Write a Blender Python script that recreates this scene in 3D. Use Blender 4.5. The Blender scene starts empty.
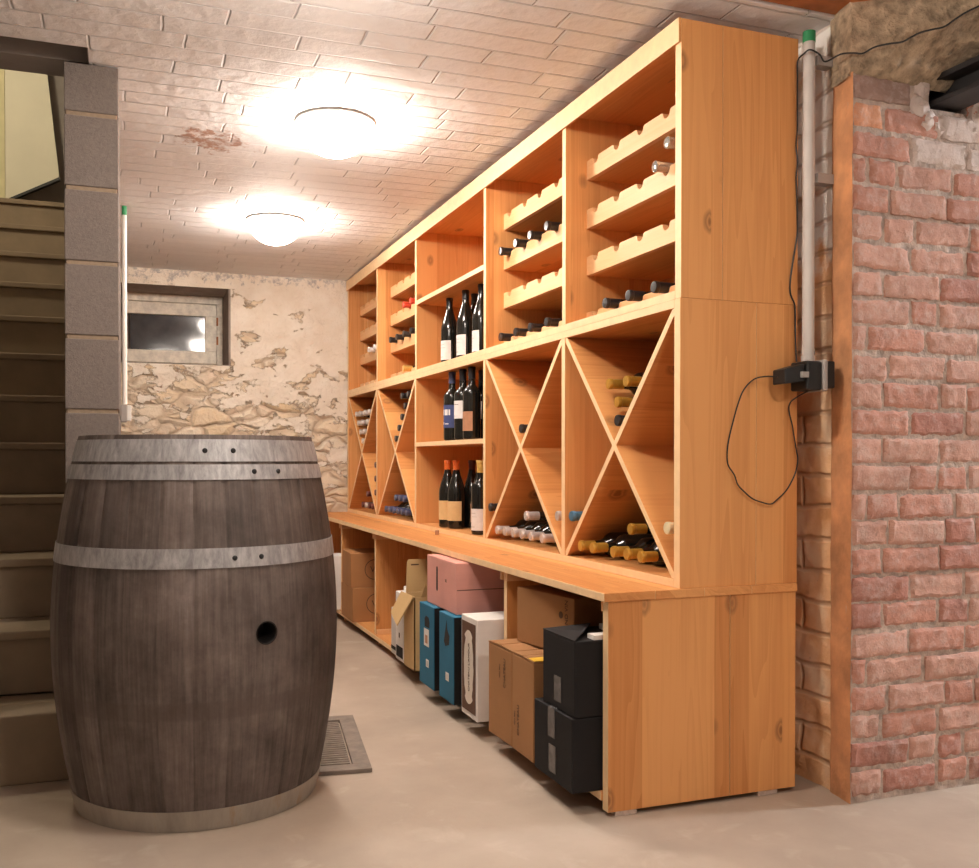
import bpy, bmesh, math, random
from math import sin, cos, pi, radians as R, atan, sqrt
from mathutils import Vector, Matrix, noise
random.seed(7)
C = bpy.context.scene.collection
SC = bpy.context.scene

# ------------------------------------------------------------------ camera
cam_d = bpy.data.cameras.new('camera'); cam = bpy.data.objects.new('camera', cam_d); C.objects.link(cam)
cam.location = (-.008, -.028, .8787); cam.rotation_euler = (R(90)-.0095, 0, -.3479)
cam_d.sensor_width = 36; cam_d.lens = 955.5/979*36; cam_d.shift_x = 20.56/979; cam_d.shift_y = 34.6/979; cam_d.clip_start = .05
SC.camera = cam
SC.view_settings.view_transform = 'Standard'; SC.view_settings.look = 'None'
SC.view_settings.exposure = 0.06; SC.view_settings.gamma = 1; SC.view_settings.use_curve_mapping = False
SC.cycles.use_denoising = True
SC.cycles.max_bounces = 8; SC.cycles.diffuse_bounces = 5
w = bpy.data.worlds.new('world'); SC.world = w; w.use_nodes = True
w.node_tree.nodes['Background'].inputs[0].default_value = (.6, .7, 1, 1)
w.node_tree.nodes['Background'].inputs[1].default_value = .02
LAMP_POWER = 98.0          # emission of the frosted ceiling lamps
LAMP_COL = (1, .885, .775)
COOL_POWER = 520.0
COOL_COL = (.90, .95, 1)
ZC = 2.03

# ------------------------------------------------------------------ node helpers
def newmat(name):
    m = bpy.data.materials.new(name); m.use_nodes = True
    nt = m.node_tree; b = nt.nodes['Principled BSDF']
    return m, nt, b
def nd(nt, typ, **kw):
    n = nt.nodes.new(typ)
    for k, v in kw.items():
        if k in n.inputs.keys() if hasattr(n.inputs, 'keys') else False: n.inputs[k].default_value = v
        else: setattr(n, k, v)
    return n
def coords(nt, scale=(1, 1, 1), loc=(0, 0, 0), rnd=True):
    tc = nt.nodes.new('ShaderNodeTexCoord'); mp = nt.nodes.new('ShaderNodeMapping')
    mp.inputs['Scale'].default_value = scale; mp.inputs['Location'].default_value = loc
    nt.links.new(tc.outputs['Object'], mp.inputs[0])
    if rnd:
        oi = nt.nodes.new('ShaderNodeObjectInfo'); ml = nt.nodes.new('ShaderNodeMath'); ml.operation = 'MULTIPLY'
        ml.inputs[1].default_value = 37.0; nt.links.new(oi.outputs['Random'], ml.inputs[0])
        nt.links.new(ml.outputs[0], mp.inputs['Location'])
    return mp.outputs[0]
def noi(nt, vec, scale, detail=4, rough=.55, dist=0.0):
    n = nt.nodes.new('ShaderNodeTexNoise'); nt.links.new(vec, n.inputs['Vector'])
    n.inputs['Scale'].default_value = scale; n.inputs['Detail'].default_value = detail
    n.inputs['Roughness'].default_value = rough; n.inputs['Distortion'].default_value = dist
    return n.outputs['Fac']
def ramp(nt, fac, stops, interp='LINEAR'):
    r = nt.nodes.new('ShaderNodeValToRGB'); r.color_ramp.interpolation = interp
    e = r.color_ramp.elements
    while len(e) < len(stops): e.new(.5)
    for i, (p, c) in enumerate(stops):
        e[i].position = p; e[i].color = (c if len(c) == 4 else (*c, 1)) if not isinstance(c, (int, float)) else (c, c, c, 1)
    nt.links.new(fac, r.inputs[0]); return r.outputs[0]
def mix(nt, fac, a, b, mode='MIX'):
    n = nt.nodes.new('ShaderNodeMix'); n.data_type = 'RGBA'; n.blend_type = mode
    for sock, v in ((n.inputs[0], fac), (n.inputs[6], a), (n.inputs[7], b)):
        if hasattr(v, 'is_output'): nt.links.new(v, sock)
        elif isinstance(v, (int, float)): sock.default_value = v if sock.type == 'VALUE' else (v, v, v, 1)
        else: sock.default_value = (*v, 1)[:4]
    return n.outputs[2]
def mth(nt, op, a, b=None, c=None):
    n = nt.nodes.new('ShaderNodeMath'); n.operation = op
    for i, v in enumerate((a, b, c)):
        if v is None: continue
        if hasattr(v, 'is_output'): nt.links.new(v, n.inputs[i])
        else: n.inputs[i].default_value = v
    return n.outputs[0]
def bump(nt, b, h, strength=.5, dist=.01, prev=None):
    n = nt.nodes.new('ShaderNodeBump'); n.inputs['Strength'].default_value = strength
    n.inputs['Distance'].default_value = dist; nt.links.new(h, n.inputs['Height'])
    nt.links.new(n.outputs[0], b.inputs['Normal']); return n
def sepxyz(nt, v):
    n = nt.nodes.new('ShaderNodeSeparateXYZ'); nt.links.new(v, n.inputs[0]); return n.outputs
def comb(nt, x, y, z):
    n = nt.nodes.new('ShaderNodeCombineXYZ')
    for i, v in enumerate((x, y, z)):
        if hasattr(v, 'is_output'): nt.links.new(v, n.inputs[i])
        else: n.inputs[i].default_value = v
    return n.outputs[0]
def setc(nt, b, c): nt.links.new(c, b.inputs['Base Color'])
def flat(name, col, rough=.6, metal=0, var=.12, vs=14, bmp=0.0, bd=.003):
    m, nt, b = newmat(name); v = coords(nt)
    n = noi(nt, v, vs)
    lo = tuple(x*(1-var) for x in col); hi = tuple(min(1, x*(1+var)) for x in col)
    setc(nt, b, ramp(nt, n, [(.3, lo), (.7, hi)]))
    b.inputs['Roughness'].default_value = rough; b.inputs['Metallic'].default_value = metal
    if bmp: bump(nt, b, n, bmp, bd)
    return m

# ------------------------------------------------------------------ materials
def wood(name, axis, light=(.775, .378, .135), dark=(.57, .228, .066), strip=.105):
    """knotty glued pine; axis = grain direction"""
    m, nt, b = newmat(name)
    base = coords(nt); s = sepxyz(nt, base)
    ax = 'XYZ'.index(axis); others = [i for i in range(3) if i != ax]
    # the wide crossing direction carries the glued strips
    wide = {'Z': 0, 'Y': 0, 'X': 1}[axis]; thin = [i for i in others if i != wide][0]
    u, wv, t = s[ax], s[wide], s[thin]
    wz = wv if axis != 'Y' else mth(nt, 'ADD', wv, t)
    if axis == 'Z': wz = mth(nt, 'ADD', wv, t)
    st = mth(nt, 'FLOOR', mth(nt, 'DIVIDE', wz, strip))
    wn = nt.nodes.new('ShaderNodeTexWhiteNoise'); wn.noise_dimensions = '1D'; nt.links.new(st, wn.inputs['W'])
    rnd = wn.outputs['Value']
    off = mth(nt, 'MULTIPLY', rnd, 9.0)
    vec = comb(nt, mth(nt, 'MULTIPLY', mth(nt, 'ADD', u, off), .55), mth(nt, 'MULTIPLY', wz, 11.0), mth(nt, 'MULTIPLY', t, 9.0))
    big = noi(nt, vec, 1.0, 2, .5, .3)
    wav = mth(nt, 'FRACT', mth(nt, 'MULTIPLY', big, 11.0))
    fine = noi(nt, comb(nt, mth(nt, 'MULTIPLY', u, 3.0), mth(nt, 'MULTIPLY', wz, 130.0), mth(nt, 'MULTIPLY', t, 130.0)), 1.0, 2)
    g = mth(nt, 'ADD', mth(nt, 'MULTIPLY', wav, .30), mth(nt, 'MULTIPLY', fine, .5))
    g = mth(nt, 'ADD', g, mth(nt, 'MULTIPLY', mth(nt, 'SUBTRACT', rnd, .5), .8))
    col = ramp(nt, g, [(.1, light), (.55, tuple((a+c)/2 for a, c in zip(light, dark))), (.95, dark)])
    vo = nt.nodes.new('ShaderNodeTexVoronoi'); vo.inputs['Scale'].default_value = 1.0
    nt.links.new(comb(nt, mth(nt, 'MULTIPLY', mth(nt, 'ADD', u, off), 4.2), mth(nt, 'MULTIPLY', wz, 6.5), mth(nt, 'MULTIPLY', t, 2.0)), vo.inputs['Vector'])
    kn = ramp(nt, mth(nt, 'ADD', vo.outputs['Distance'], mth(nt, 'MULTIPLY', fine, .05)), [(.075, 1.0), (.10, .3), (.125, .75), (.18, 0.0)])
    col = mix(nt, mth(nt, 'MULTIPLY', kn, .85), col, (.24, .095, .035))
    setc(nt, b, col); b.inputs['Roughness'].default_value = .5
    b.inputs['Specular IOR Level'].default_value = .35
    bump(nt, b, g, .12, .002)
    return m
W_Z = wood('pine upright', 'Z'); W_Y = wood('pine lengthwise', 'Y'); W_X = wood('pine crosswise', 'X')
W_PALE = wood('pale planed pine', 'Y', (.84, .51, .26), (.74, .39, .17))
W_LIT_EDGE = flat('pine edge with painted light', (.88, .62, .35), .55, 0, .06, 30)  # lighter pine tone, holds the lamp light falling on front edges

def m_ceiling():
    m, nt, b = newmat('whitewashed ceiling brick'); v = coords(nt, rnd=False); s = sepxyz(nt, v)
    wob = noi(nt, v, 5, 3)
    y = mth(nt, 'ADD', s[1], mth(nt, 'MULTIPLY', wob, .012))
    br = nt.nodes.new('ShaderNodeTexBrick'); rw = nt.nodes.new('ShaderNodeTexWhiteNoise'); rw.noise_dimensions = '1D'; nt.links.new(mth(nt, 'FLOOR', mth(nt, 'DIVIDE', y, .092)), rw.inputs['W'])
    xo = mth(nt, 'ADD', mth(nt, 'ADD', s[0], mth(nt, 'MULTIPLY', rw.outputs['Value'], .4)), mth(nt, 'MULTIPLY', wob, .02))
    nt.links.new(comb(nt, xo, y, 0), br.inputs['Vector'])
    br.inputs['Scale'].default_value = 1; br.inputs['Brick Width'].default_value = .36
    br.inputs['Row Height'].default_value = .092; br.inputs['Mortar Size'].default_value = .005
    br.inputs['Mortar Smooth'].default_value = .9
    br.inputs['Color1'].default_value = (.80, .785, .80, 1); br.inputs['Color2'].default_value = (.86, .845, .855, 1)
    br.inputs['Mortar'].default_value = (.77, .75, .76, 1)
    n1 = noi(nt, v, 22, 5); n2 = noi(nt, v, 2.3, 4)
    col = mix(nt, ramp(nt, n1, [(.35, 0.0), (.75, .25)]), br.outputs['Color'], (.88, .85, .84))
    col = mix(nt, ramp(nt, noi(nt, v, 9, 7, .7), [(.70, 0.0), (.73, .7)]), col, (.32, .25, .22))
    # a flaked patch showing red brick
    d = nt.nodes.new('ShaderNodeVectorMath'); d.operation = 'DISTANCE'; nt.links.new(v, d.inputs[0]); d.inputs[1].default_value = (.30, 3.50, 2.015)
    near = ramp(nt, mth(nt, 'ADD', d.outputs['Value'], mth(nt, 'MULTIPLY', noi(nt, v, 14, 5, .7), .5)), [(.345, 1.0), (.37, 0.0)])
    col = mix(nt, mth(nt, 'MULTIPLY', near, ramp(nt, noi(nt, v, 30, 5, .7), [(.42, .25), (.55, 1.0)])), col, (.46, .27, .20))
    setc(nt, b, col); b.inputs['Roughness'].default_value = .75
    h = mth(nt, 'ADD', mth(nt, 'MULTIPLY', br.outputs['Fac'], -.55), mth(nt, 'MULTIPLY', n1, .5))
    h = mth(nt, 'ADD', h, mth(nt, 'MULTIPLY', n2, 1.5))
    bump(nt, b, h, 1, .012); return m
M_CEIL = m_ceiling()

def m_floor():
    m, nt, b = newmat('worn concrete floor'); v = coords(nt, rnd=False)
    n1 = noi(nt, v, 1.6, 6, .6); n2 = noi(nt, v, 34, 5, .7); n3 = noi(nt, v, 7, 4, .6, .6)
    col = ramp(nt, n1, [(.3, (.325, .258, .20)), (.55, (.415, .335, .265)), (.75, (.485, .405, .33))])
    col = mix(nt, ramp(nt, n3, [(.58, 0.0), (.75, .35)]), col, (.58, .51, .43))
    col = mix(nt, ramp(nt, n2, [(.22, .5), (.36, 0.0)]), col, (.33, .27, .22))
    sc = coords(nt, (3, 14, 1), rnd=False)
    col = mix(nt, ramp(nt, noi(nt, sc, 2.2, 6, .75, 1.2), [(.67, 0.0), (.70, .45)]), col, (.36, .25, .19))
    setc(nt, b, col); b.inputs['Roughness'].default_value = .62
    bump(nt, b, mth(nt, 'ADD', mth(nt, 'MULTIPLY', n1, 2.0), mth(nt, 'MULTIPLY', n2, .25)), .35, .008); return m
M_FLOOR = m_floor()

def m_stone():
    m, nt, b = newmat('peeling plaster over rubble stone'); v = coords(nt, rnd=False); s = sepxyz(nt, v)
    warp = nt.nodes.new('ShaderNodeTexNoise'); nt.links.new(v, warp.inputs['Vector']); warp.inputs['Scale'].default_value = 6; warp.inputs['Detail'].default_value = 3
    wv = nt.nodes.new('ShaderNodeVectorMath'); wv.operation = 'MULTIPLY_ADD'
    nt.links.new(warp.outputs['Color'], wv.inputs[0]); wv.inputs[1].default_value = (.16, 0, .10); nt.links.new(v, wv.inputs[2])
    mp = nt.nodes.new('ShaderNodeMapping'); mp.inputs['Scale'].default_value = (5.5, 0, 12.5); nt.links.new(wv.outputs[0], mp.inputs[0])
    ve = nt.nodes.new('ShaderNodeTexVoronoi'); ve.feature = 'DISTANCE_TO_EDGE'; nt.links.new(mp.outputs[0], ve.inputs['Vector']); ve.inputs['Scale'].default_value = 1
    vc = nt.nodes.new('ShaderNodeTexVoronoi'); nt.links.new(mp.outputs[0], vc.inputs['Vector']); vc.inputs['Scale'].default_value = 1
    rnd = sepxyz(nt, vc.outputs['Color'])[0]
    n1 = noi(nt, v, 30, 5, .7); n2 = noi(nt, coords(nt, (5.5, 1, 9), rnd=False), 1.0, 8, .62, .5)
    stone = ramp(nt, rnd, [(.0, (.80, .62, .40)), (.25, (.86, .75, .60)), (.5, (.74, .55, .32)), (.7, (.87, .77, .64)), (.9, (.72, .57, .42))])
    stone = mix(nt, ramp(nt, n1, [(.35, .0), (.75, .45)]), stone, (.88, .80, .68))
    edge = ramp(nt, ve.outputs['Distance'], [(.0, 1.0), (.05, .85), (.12, 0.0)])
    joint = mix(nt, n2, (.54, .40, .27), (.78, .65, .50))
    under = mix(nt, edge, stone, joint)
    fine = mth(nt, 'ADD', n2, mth(nt, 'MULTIPLY', mth(nt, 'SUBTRACT', n1, .5), .16))
    zz = mth(nt, 'MULTIPLY', mth(nt, 'SUBTRACT', s[2], 1.27), .22)
    xx = mth(nt, 'MULTIPLY', mth(nt, 'SUBTRACT', s[0], .7), .07)
    k = mth(nt, 'ADD', mth(nt, 'ADD', fine, zz), xx)
    mask = ramp(nt, k, [(.495, 0.0), (.505, 1.0)])
    plaster = ramp(nt, noi(nt, v, 9, 5), [(.3, (.82, .72, .60)), (.7, (.90, .83, .73))])
    col = mix(nt, mask, under, plaster)
    rim = ramp(nt, k, [(.482, 0.0), (.495, .7), (.503, 0.0)])
    col = mix(nt, rim, col, (.30, .20, .13))
    # flaking dark band right under the ceiling
    top = ramp(nt, mth(nt, 'ADD', s[2], mth(nt, 'MULTIPLY', mth(nt, 'SUBTRACT', noi(nt, v, 13, 6, .75), .5), .28)), [(.0, 0.0), (1.0, 0.0)])
    zt = mth(nt, 'ADD', s[2], mth(nt, 'MULTIPLY', mth(nt, 'SUBTRACT', noi(nt, v, 13, 6, .75), .5), .28))
    band = mth(nt, 'MULTIPLY', mth(nt, 'GREATER_THAN', zt, 1.945), ramp(nt, n1, [(.45, 0.0), (.6, .8)]))
    col = mix(nt, band, col, (.40, .37, .36))
    setc(nt, b, col); b.inputs['Roughness'].default_value = .85
    hs = mth(nt, 'MULTIPLY', ramp(nt, ve.outputs['Distance'], [(0, 0.0), (.22, 1.0)]), .9)
    hm = mth(nt, 'ADD', mth(nt, 'MULTIPLY', mth(nt, 'SUBTRACT', 1.0, mask), hs), mth(nt, 'MULTIPLY', mask, 1.25))
    h = mth(nt, 'ADD', hm, mth(nt, 'MULTIPLY', n1, .6))
    bump(nt, b, h, 1, .02); return m
M_STONE = m_stone()

def m_brick(name, c, white=0.0):
    m, nt, b = newmat(name); v = coords(nt, rnd=False)
    n1 = noi(nt, v, 45, 6, .7); n2 = noi(nt, v, 9, 4, .6)
    col = ramp(nt, n2, [(.3, tuple(x*.82 for x in c)), (.7, tuple(min(1, x*1.18) for x in c))])
    col = mix(nt, ramp(nt, n1, [(.5-white*.35, 0.0), (.72-white*.2, .35+white*.6)]), col, (.72, .62, .57))
    col = mix(nt, ramp(nt, noi(nt, v, 16, 6, .75), [(.52, 0.0), (.68, .42)]), col, (.66, .55, .50))
    col = mix(nt, ramp(nt, n1, [(.25, .75), (.38, 0.0)]), col, (.17, .10, .085))
    setc(nt, b, col); b.inputs['Roughness'].default_value = .85
    bump(nt, b, mth(nt, 'ADD', n1, n2), .8, .006); return m
BR = [m_brick('red brick', (.54, .265, .195)), m_brick('dusty pink brick', (.58, .33, .255)), m_brick('dark red brick', (.44, .20, .15)),
      m_brick('orange brick', (.64, .31, .18)), m_brick('limewashed brick', (.62, .48, .42), .9), m_brick('sooty brick', (.36, .24, .20))]
M_MORTAR = flat('rough lime mortar', (.50, .40, .34), .9, 0, .32, 40, 1, .010)

def m_jamb():
    m, nt, b = newmat('limewashed wall edge'); v = coords(nt, rnd=False); s = sepxyz(nt, v)
    y = mth(nt, 'ADD', s[2], mth(nt, 'MULTIPLY', noi(nt, v, 6, 3), .03))
    br = nt.nodes.new('ShaderNodeTexBrick'); nt.links.new(comb(nt, mth(nt, 'ADD', s[1], .20), y, 0), br.inputs['Vector'])
    br.inputs['Scale'].default_value = 1; br.inputs['Brick Width'].default_value = .26; br.inputs['Row Height'].default_value = .085
    br.inputs['Mortar Size'].default_value = .010; br.inputs['Mortar Smooth'].default_value = .8
    n1 = noi(nt, v, 26, 6, .7); n2 = noi(nt, v, 6, 5, .6)
    lowc = ramp(nt, n2, [(.3, (.72, .36, .15)), (.5, (.86, .53, .29)), (.7, (.92, .72, .52))])
    k = mth(nt, 'ADD', s[2], mth(nt, 'MULTIPLY', mth(nt, 'SUBTRACT', n2, .5), .7))
    col = mix(nt, ramp(nt, mth(nt, 'SUBTRACT', k, 1.0), [(.36, 0.0), (.46, 1.0)]), lowc, (.93, .89, .84))
    col = mix(nt, mth(nt, 'MULTIPLY', br.outputs['Fac'], .5), col, (.50, .32, .20))
    col = mix(nt, ramp(nt, n1, [(.24, .7), (.34, 0.0)]), col, (.28, .15, .09))
    setc(nt, b, col); b.inputs['Roughness'].default_value = .85
    h = mth(nt, 'ADD', mth(nt, 'MULTIPLY', br.outputs['Fac'], -1.2), mth(nt, 'MULTIPLY', n1, 1.2)); bump(nt, b, h, .7, .008); return m
M_JAMB = m_jamb()
M_RENDER = flat('orange brick dust render', (.60, .29, .135), .85, 0, .3, 11, .9, .012)
M_CONC = flat('crumbly brown concrete', (.40, .30, .20), .95, 0, .45, 34, 1.0, .02)
def m_block():
    m, nt, b = newmat('grey concrete block'); v = coords(nt, rnd=False)
    n = noi(nt, v, 120, 4, .8); n2 = noi(nt, v, 6, 3)
    col = ramp(nt, n, [(.22, (.09, .072, .062)), (.40, (.17, .143, .128)), (.75, (.24, .203, .18))])
    col = mix(nt, mth(nt, 'MULTIPLY', n2, .5), col, (.20, .165, .145)); setc(nt, b, col)
    b.inputs['Roughness'].default_value = .95; bump(nt, b, n, .6, .004); return m
M_BLOCK = m_block()
M_BLOCKM = flat('sandy block mortar', (.30, .225, .155), .95, 0, .12, 60, .5)
M_STAIRS = flat('painted concrete step', (.24, .18, .12), .8, 0, .12, 8, .3)
M_DARKW = flat('dark grey render', (.30, .26, .235), .9, 0, .12, 8, .4)
M_CREAM = flat('cream wall board', (.72, .68, .54), .7, 0, .04, 5)
M_CREAMSTRIP = flat('yellowed cream trim', (.66, .60, .36), .7, 0, .05)
M_PLAINW = flat('plain grey plaster', (.55, .50, .45), .9, 0, .1)
M_RUST = flat('rust-red painted steel', (.47, .17, .06), .7, 0, .35, 12, .5)
M_STEEL = flat('black steel', (.035, .034, .036), .45, .4, .3, 20, .3)
M_BLACK = flat('black plastic', (.010, .010, .010), .5, 0, .1)
M_GREYPL = flat('grey plastic', (.36, .33, .31), .5, 0, .05)
M_PVC = flat('grey conduit plastic', (.56, .53, .50), .45, 0, .05)
M_WPVC = flat('white conduit plastic', (.82, .80, .76), .45, 0, .04)
M_GREEN = flat('green plastic sleeve', (.03, .28, .11), .4, 0, .1)
M_FRAMEP = flat('flaking cream window paint', (.86, .78, .67), .7, 0, .18, 30, .4)
M_REVEAL = flat('brown grey reveal render', (.36, .29, .25), .9, 0, .15, 14, .5)
def m_glass_dark():
    m, nt, b = newmat('night window glass'); v = coords(nt)
    setc(nt, b, ramp(nt, noi(nt, v, 9, 4), [(.3, (.03, .03, .034)), (.8, (.07, .07, .075))]))
    b.inputs['Roughness'].default_value = .07; b.inputs['Specular IOR Level'].default_value = .5; b.inputs['Coat Weight'].default_value = .1
    b.inputs['Coat Roughness'].default_value = .1; return m
M_WGLASS = m_glass_dark()
# barrel
def m_barrel():
    m, nt, b = newmat('weathered oak staves'); v = coords(nt, rnd=False); s = sepxyz(nt, v)
    a = mth(nt, 'ARCTAN2', s[1], s[0]); st = mth(nt, 'FLOOR', mth(nt, 'ADD', mth(nt, 'MULTIPLY', a, 28/(2*pi)), .5))
    wn = nt.nodes.new('ShaderNodeTexWhiteNoise'); wn.noise_dimensions = '1D'; nt.links.new(st, wn.inputs['W'])
    g = noi(nt, comb(nt, mth(nt, 'MULTIPLY', a, 34.0), mth(nt, 'MULTIPLY', st, 3.1), mth(nt, 'MULTIPLY', s[2], 5.0)), 1.0, 5, .65)
    g2 = noi(nt, v, 7, 6, .7)
    k = mth(nt, 'ADD', mth(nt, 'MULTIPLY', g, .42), mth(nt, 'MULTIPLY', g2, .62))
    k = mth(nt, 'ADD', k, mth(nt, 'MULTIPLY', mth(nt, 'SUBTRACT', wn.outputs['Value'], .5), .20))
    col = ramp(nt, k, [(.34, (.040, .029, .025)), (.5, (.098, .074, .064)), (.62, (.155, .121, .106)), (.76, (.25, .205, .185))])
    # scuffed ring where a lost hoop used to sit
    zb = mth(nt, 'ABSOLUTE', mth(nt, 'SUBTRACT', mth(nt, 'ADD', s[2], mth(nt, 'MULTIPLY', g2, .01)), .30))
    ring = ramp(nt, zb, [(.0, .45), (.018, .45), (.024, 0.0)])
    col = mix(nt, ring, col, (.085, .06, .05))
    setc(nt, b, col); b.inputs['Roughness'].default_value = .62
    bump(nt, b, k, .45, .004); return m
M_BARREL = m_barrel()
def m_hoop():
    m, nt, b = newmat('galvanised hoop steel'); v = coords(nt, rnd=False); s = sepxyz(nt, v)
    a = mth(nt, 'ARCTAN2', s[1], s[0])
    g = noi(nt, comb(nt, mth(nt, 'MULTIPLY', a, 9.0), 0.0, mth(nt, 'MULTIPLY', s[2], 9.0)), 2.0, 6, .7, .4)
    setc(nt, b, ramp(nt, g, [(.3, (.24, .235, .24)), (.5, (.40, .395, .40)), (.7, (.58, .57, .575))]))
    b.inputs['Metallic'].default_value = .55; b.inputs['Roughness'].default_value = .55
    bump(nt, b, g, .2, .002); return m
M_HOOP = m_hoop()
def m_hoop_rust():
    m, nt, b = newmat('stained base hoop'); v = coords(nt, rnd=False)
    g = noi(nt, coords(nt, (14, 14, 2), rnd=False), 1.0, 5, .7)
    setc(nt, b, ramp(nt, g, [(.3, (.30, .27, .23)), (.55, (.40, .36, .31)), (.66, (.38, .29, .2)), (.74, (.20, .12, .08))]))
    b.inputs['Metallic'].default_value = .3; b.inputs['Roughness'].default_value = .65; return m
M_HOOPR = m_hoop_rust()
M_HOLE = flat('dark bung hole', (.012, .009, .008), .9, 0, .1)
M_OAKH = flat('oak barrel head', (.22, .16, .12), .7, 0, .2, 10, .3)
M_LAMP, _nt, _b = newmat('frosted lamp glass')
_b.inputs['Base Color'].default_value = (.9, .88, .85, 1); _b.inputs['Emission Color'].default_value = (*LAMP_COL, 1); _b.inputs['Emission Strength'].default_value = LAMP_POWER
M_LAMPC, _nt, _b = newmat('cool lamp glass')
_b.inputs['Base Color'].default_value = (.9, .9, .9, 1); _b.inputs['Emission Color'].default_value = (*COOL_COL, 1); _b.inputs['Emission Strength'].default_value = COOL_POWER
M_LAMPRIM = flat('white lamp base', (.80, .78, .76), .5, 0, .03)
def m_card(name, c):
    m, nt, b = newmat(name); v = coords(nt); n = noi(nt, v, 6, 4); l = noi(nt, coords(nt, (1, 1, 60)), 3, 2)
    col = ramp(nt, n, [(.3, tuple(x*.9 for x in c)), (.7, tuple(min(1, x*1.08) for x in c))])
    col = mix(nt, mth(nt, 'MULTIPLY', l, .12), col, tuple(x*.6 for x in c)); setc(nt, b, col)
    b.inputs['Roughness'].default_value = .7; b.inputs['Specular IOR Level'].default_value = .25; return m
K_BROWN = m_card('brown corrugated card', (.38, .19, .08)); K_TAN = m_card('tan card', (.62, .42, .20)); K_RED = m_card('reddish kraft card', (.40, .19, .075))
K_BLACK = m_card('black card', (.012, .011, .012)); K_BLUE = m_card('petrol blue card', (.025, .155, .26)); K_PINK = m_card('salmon pink card', (.74, .36, .30))
K_WHITE = m_card('white card', (.80, .76, .72)); K_CREAMC = m_card('cream printed shape', (.80, .72, .62)); K_DBROWN = m_card('dark brown print', (.13, .07, .045))
K_GREYC = m_card('pale grey card', (.62, .58, .54)); K_INK = flat('faded black ink', (.10, .055, .03), .8, 0, .1)
K_TAPE = flat('shiny dark tape', (.10, .095, .095), .22, 0, .3, 30); K_YTAPE = flat('yellow tape', (.80, .50, .05), .4, 0, .15)
K_GRATE = flat('grey brown cast iron', (.22, .18, .15), .7, .2, .2, 30, .4)
# bottles
def m_glass(name, c, rough=.12, trans=0.0):
    m, nt, b = newmat(name); v = coords(nt)
    setc(nt, b, ramp(nt, noi(nt, v, 8), [(.3, c), (.8, tuple(x*1.2 for x in c))])); b.inputs['Roughness'].default_value = rough
    b.inputs['IOR'].default_value = 1.5; b.inputs['Specular IOR Level'].default_value = .6
    b.inputs['Transmission Weight'].default_value = trans; return m
G_DARK = m_glass('dark green-black bottle glass', (.010, .010, .008)); G_CLEAR = m_glass('clear bottle glass', (.86, .84, .78), .05, .8)
G_AMBER = m_glass('pale wine glass', (.50, .40, .22), .08, .5)
CAPC = {'black': (.02, .018, .02), 'red': (.62, .07, .04), 'gold': (.52, .29, .045), 'silver': (.62, .55, .52), 'blue': (.06, .16, .26), 'navy': (.07, .08, .16),
        'orange': (.80, .16, .03), 'cream': (.74, .66, .42), 'white': (.80, .76, .74), 'yellow': (.80, .50, .06), 'burgundy': (.12, .025, .02), 'clear': (.75, .72, .66), 'lime': (.75, .70, .05), 'ochre': (.62, .38, .10)}
CAPM = {k: flat(k + ' capsule foil', v, .3, .35 if k in ('silver', 'gold') else 0.0, .12, 60) for k, v in CAPC.items()}
L_WHITE = flat('white paper label', (.82, .78, .76), .7, 0, .06, 60); L_TAN = flat('kraft paper label', (.72, .50, .24), .7, 0, .05, 60)
L_NAVY = flat('navy label print', (.05, .07, .20), .6, 0, .1, 60); L_COPPER = flat('copper label', (.50, .25, .14), .5, .2, .1, 60)

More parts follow.
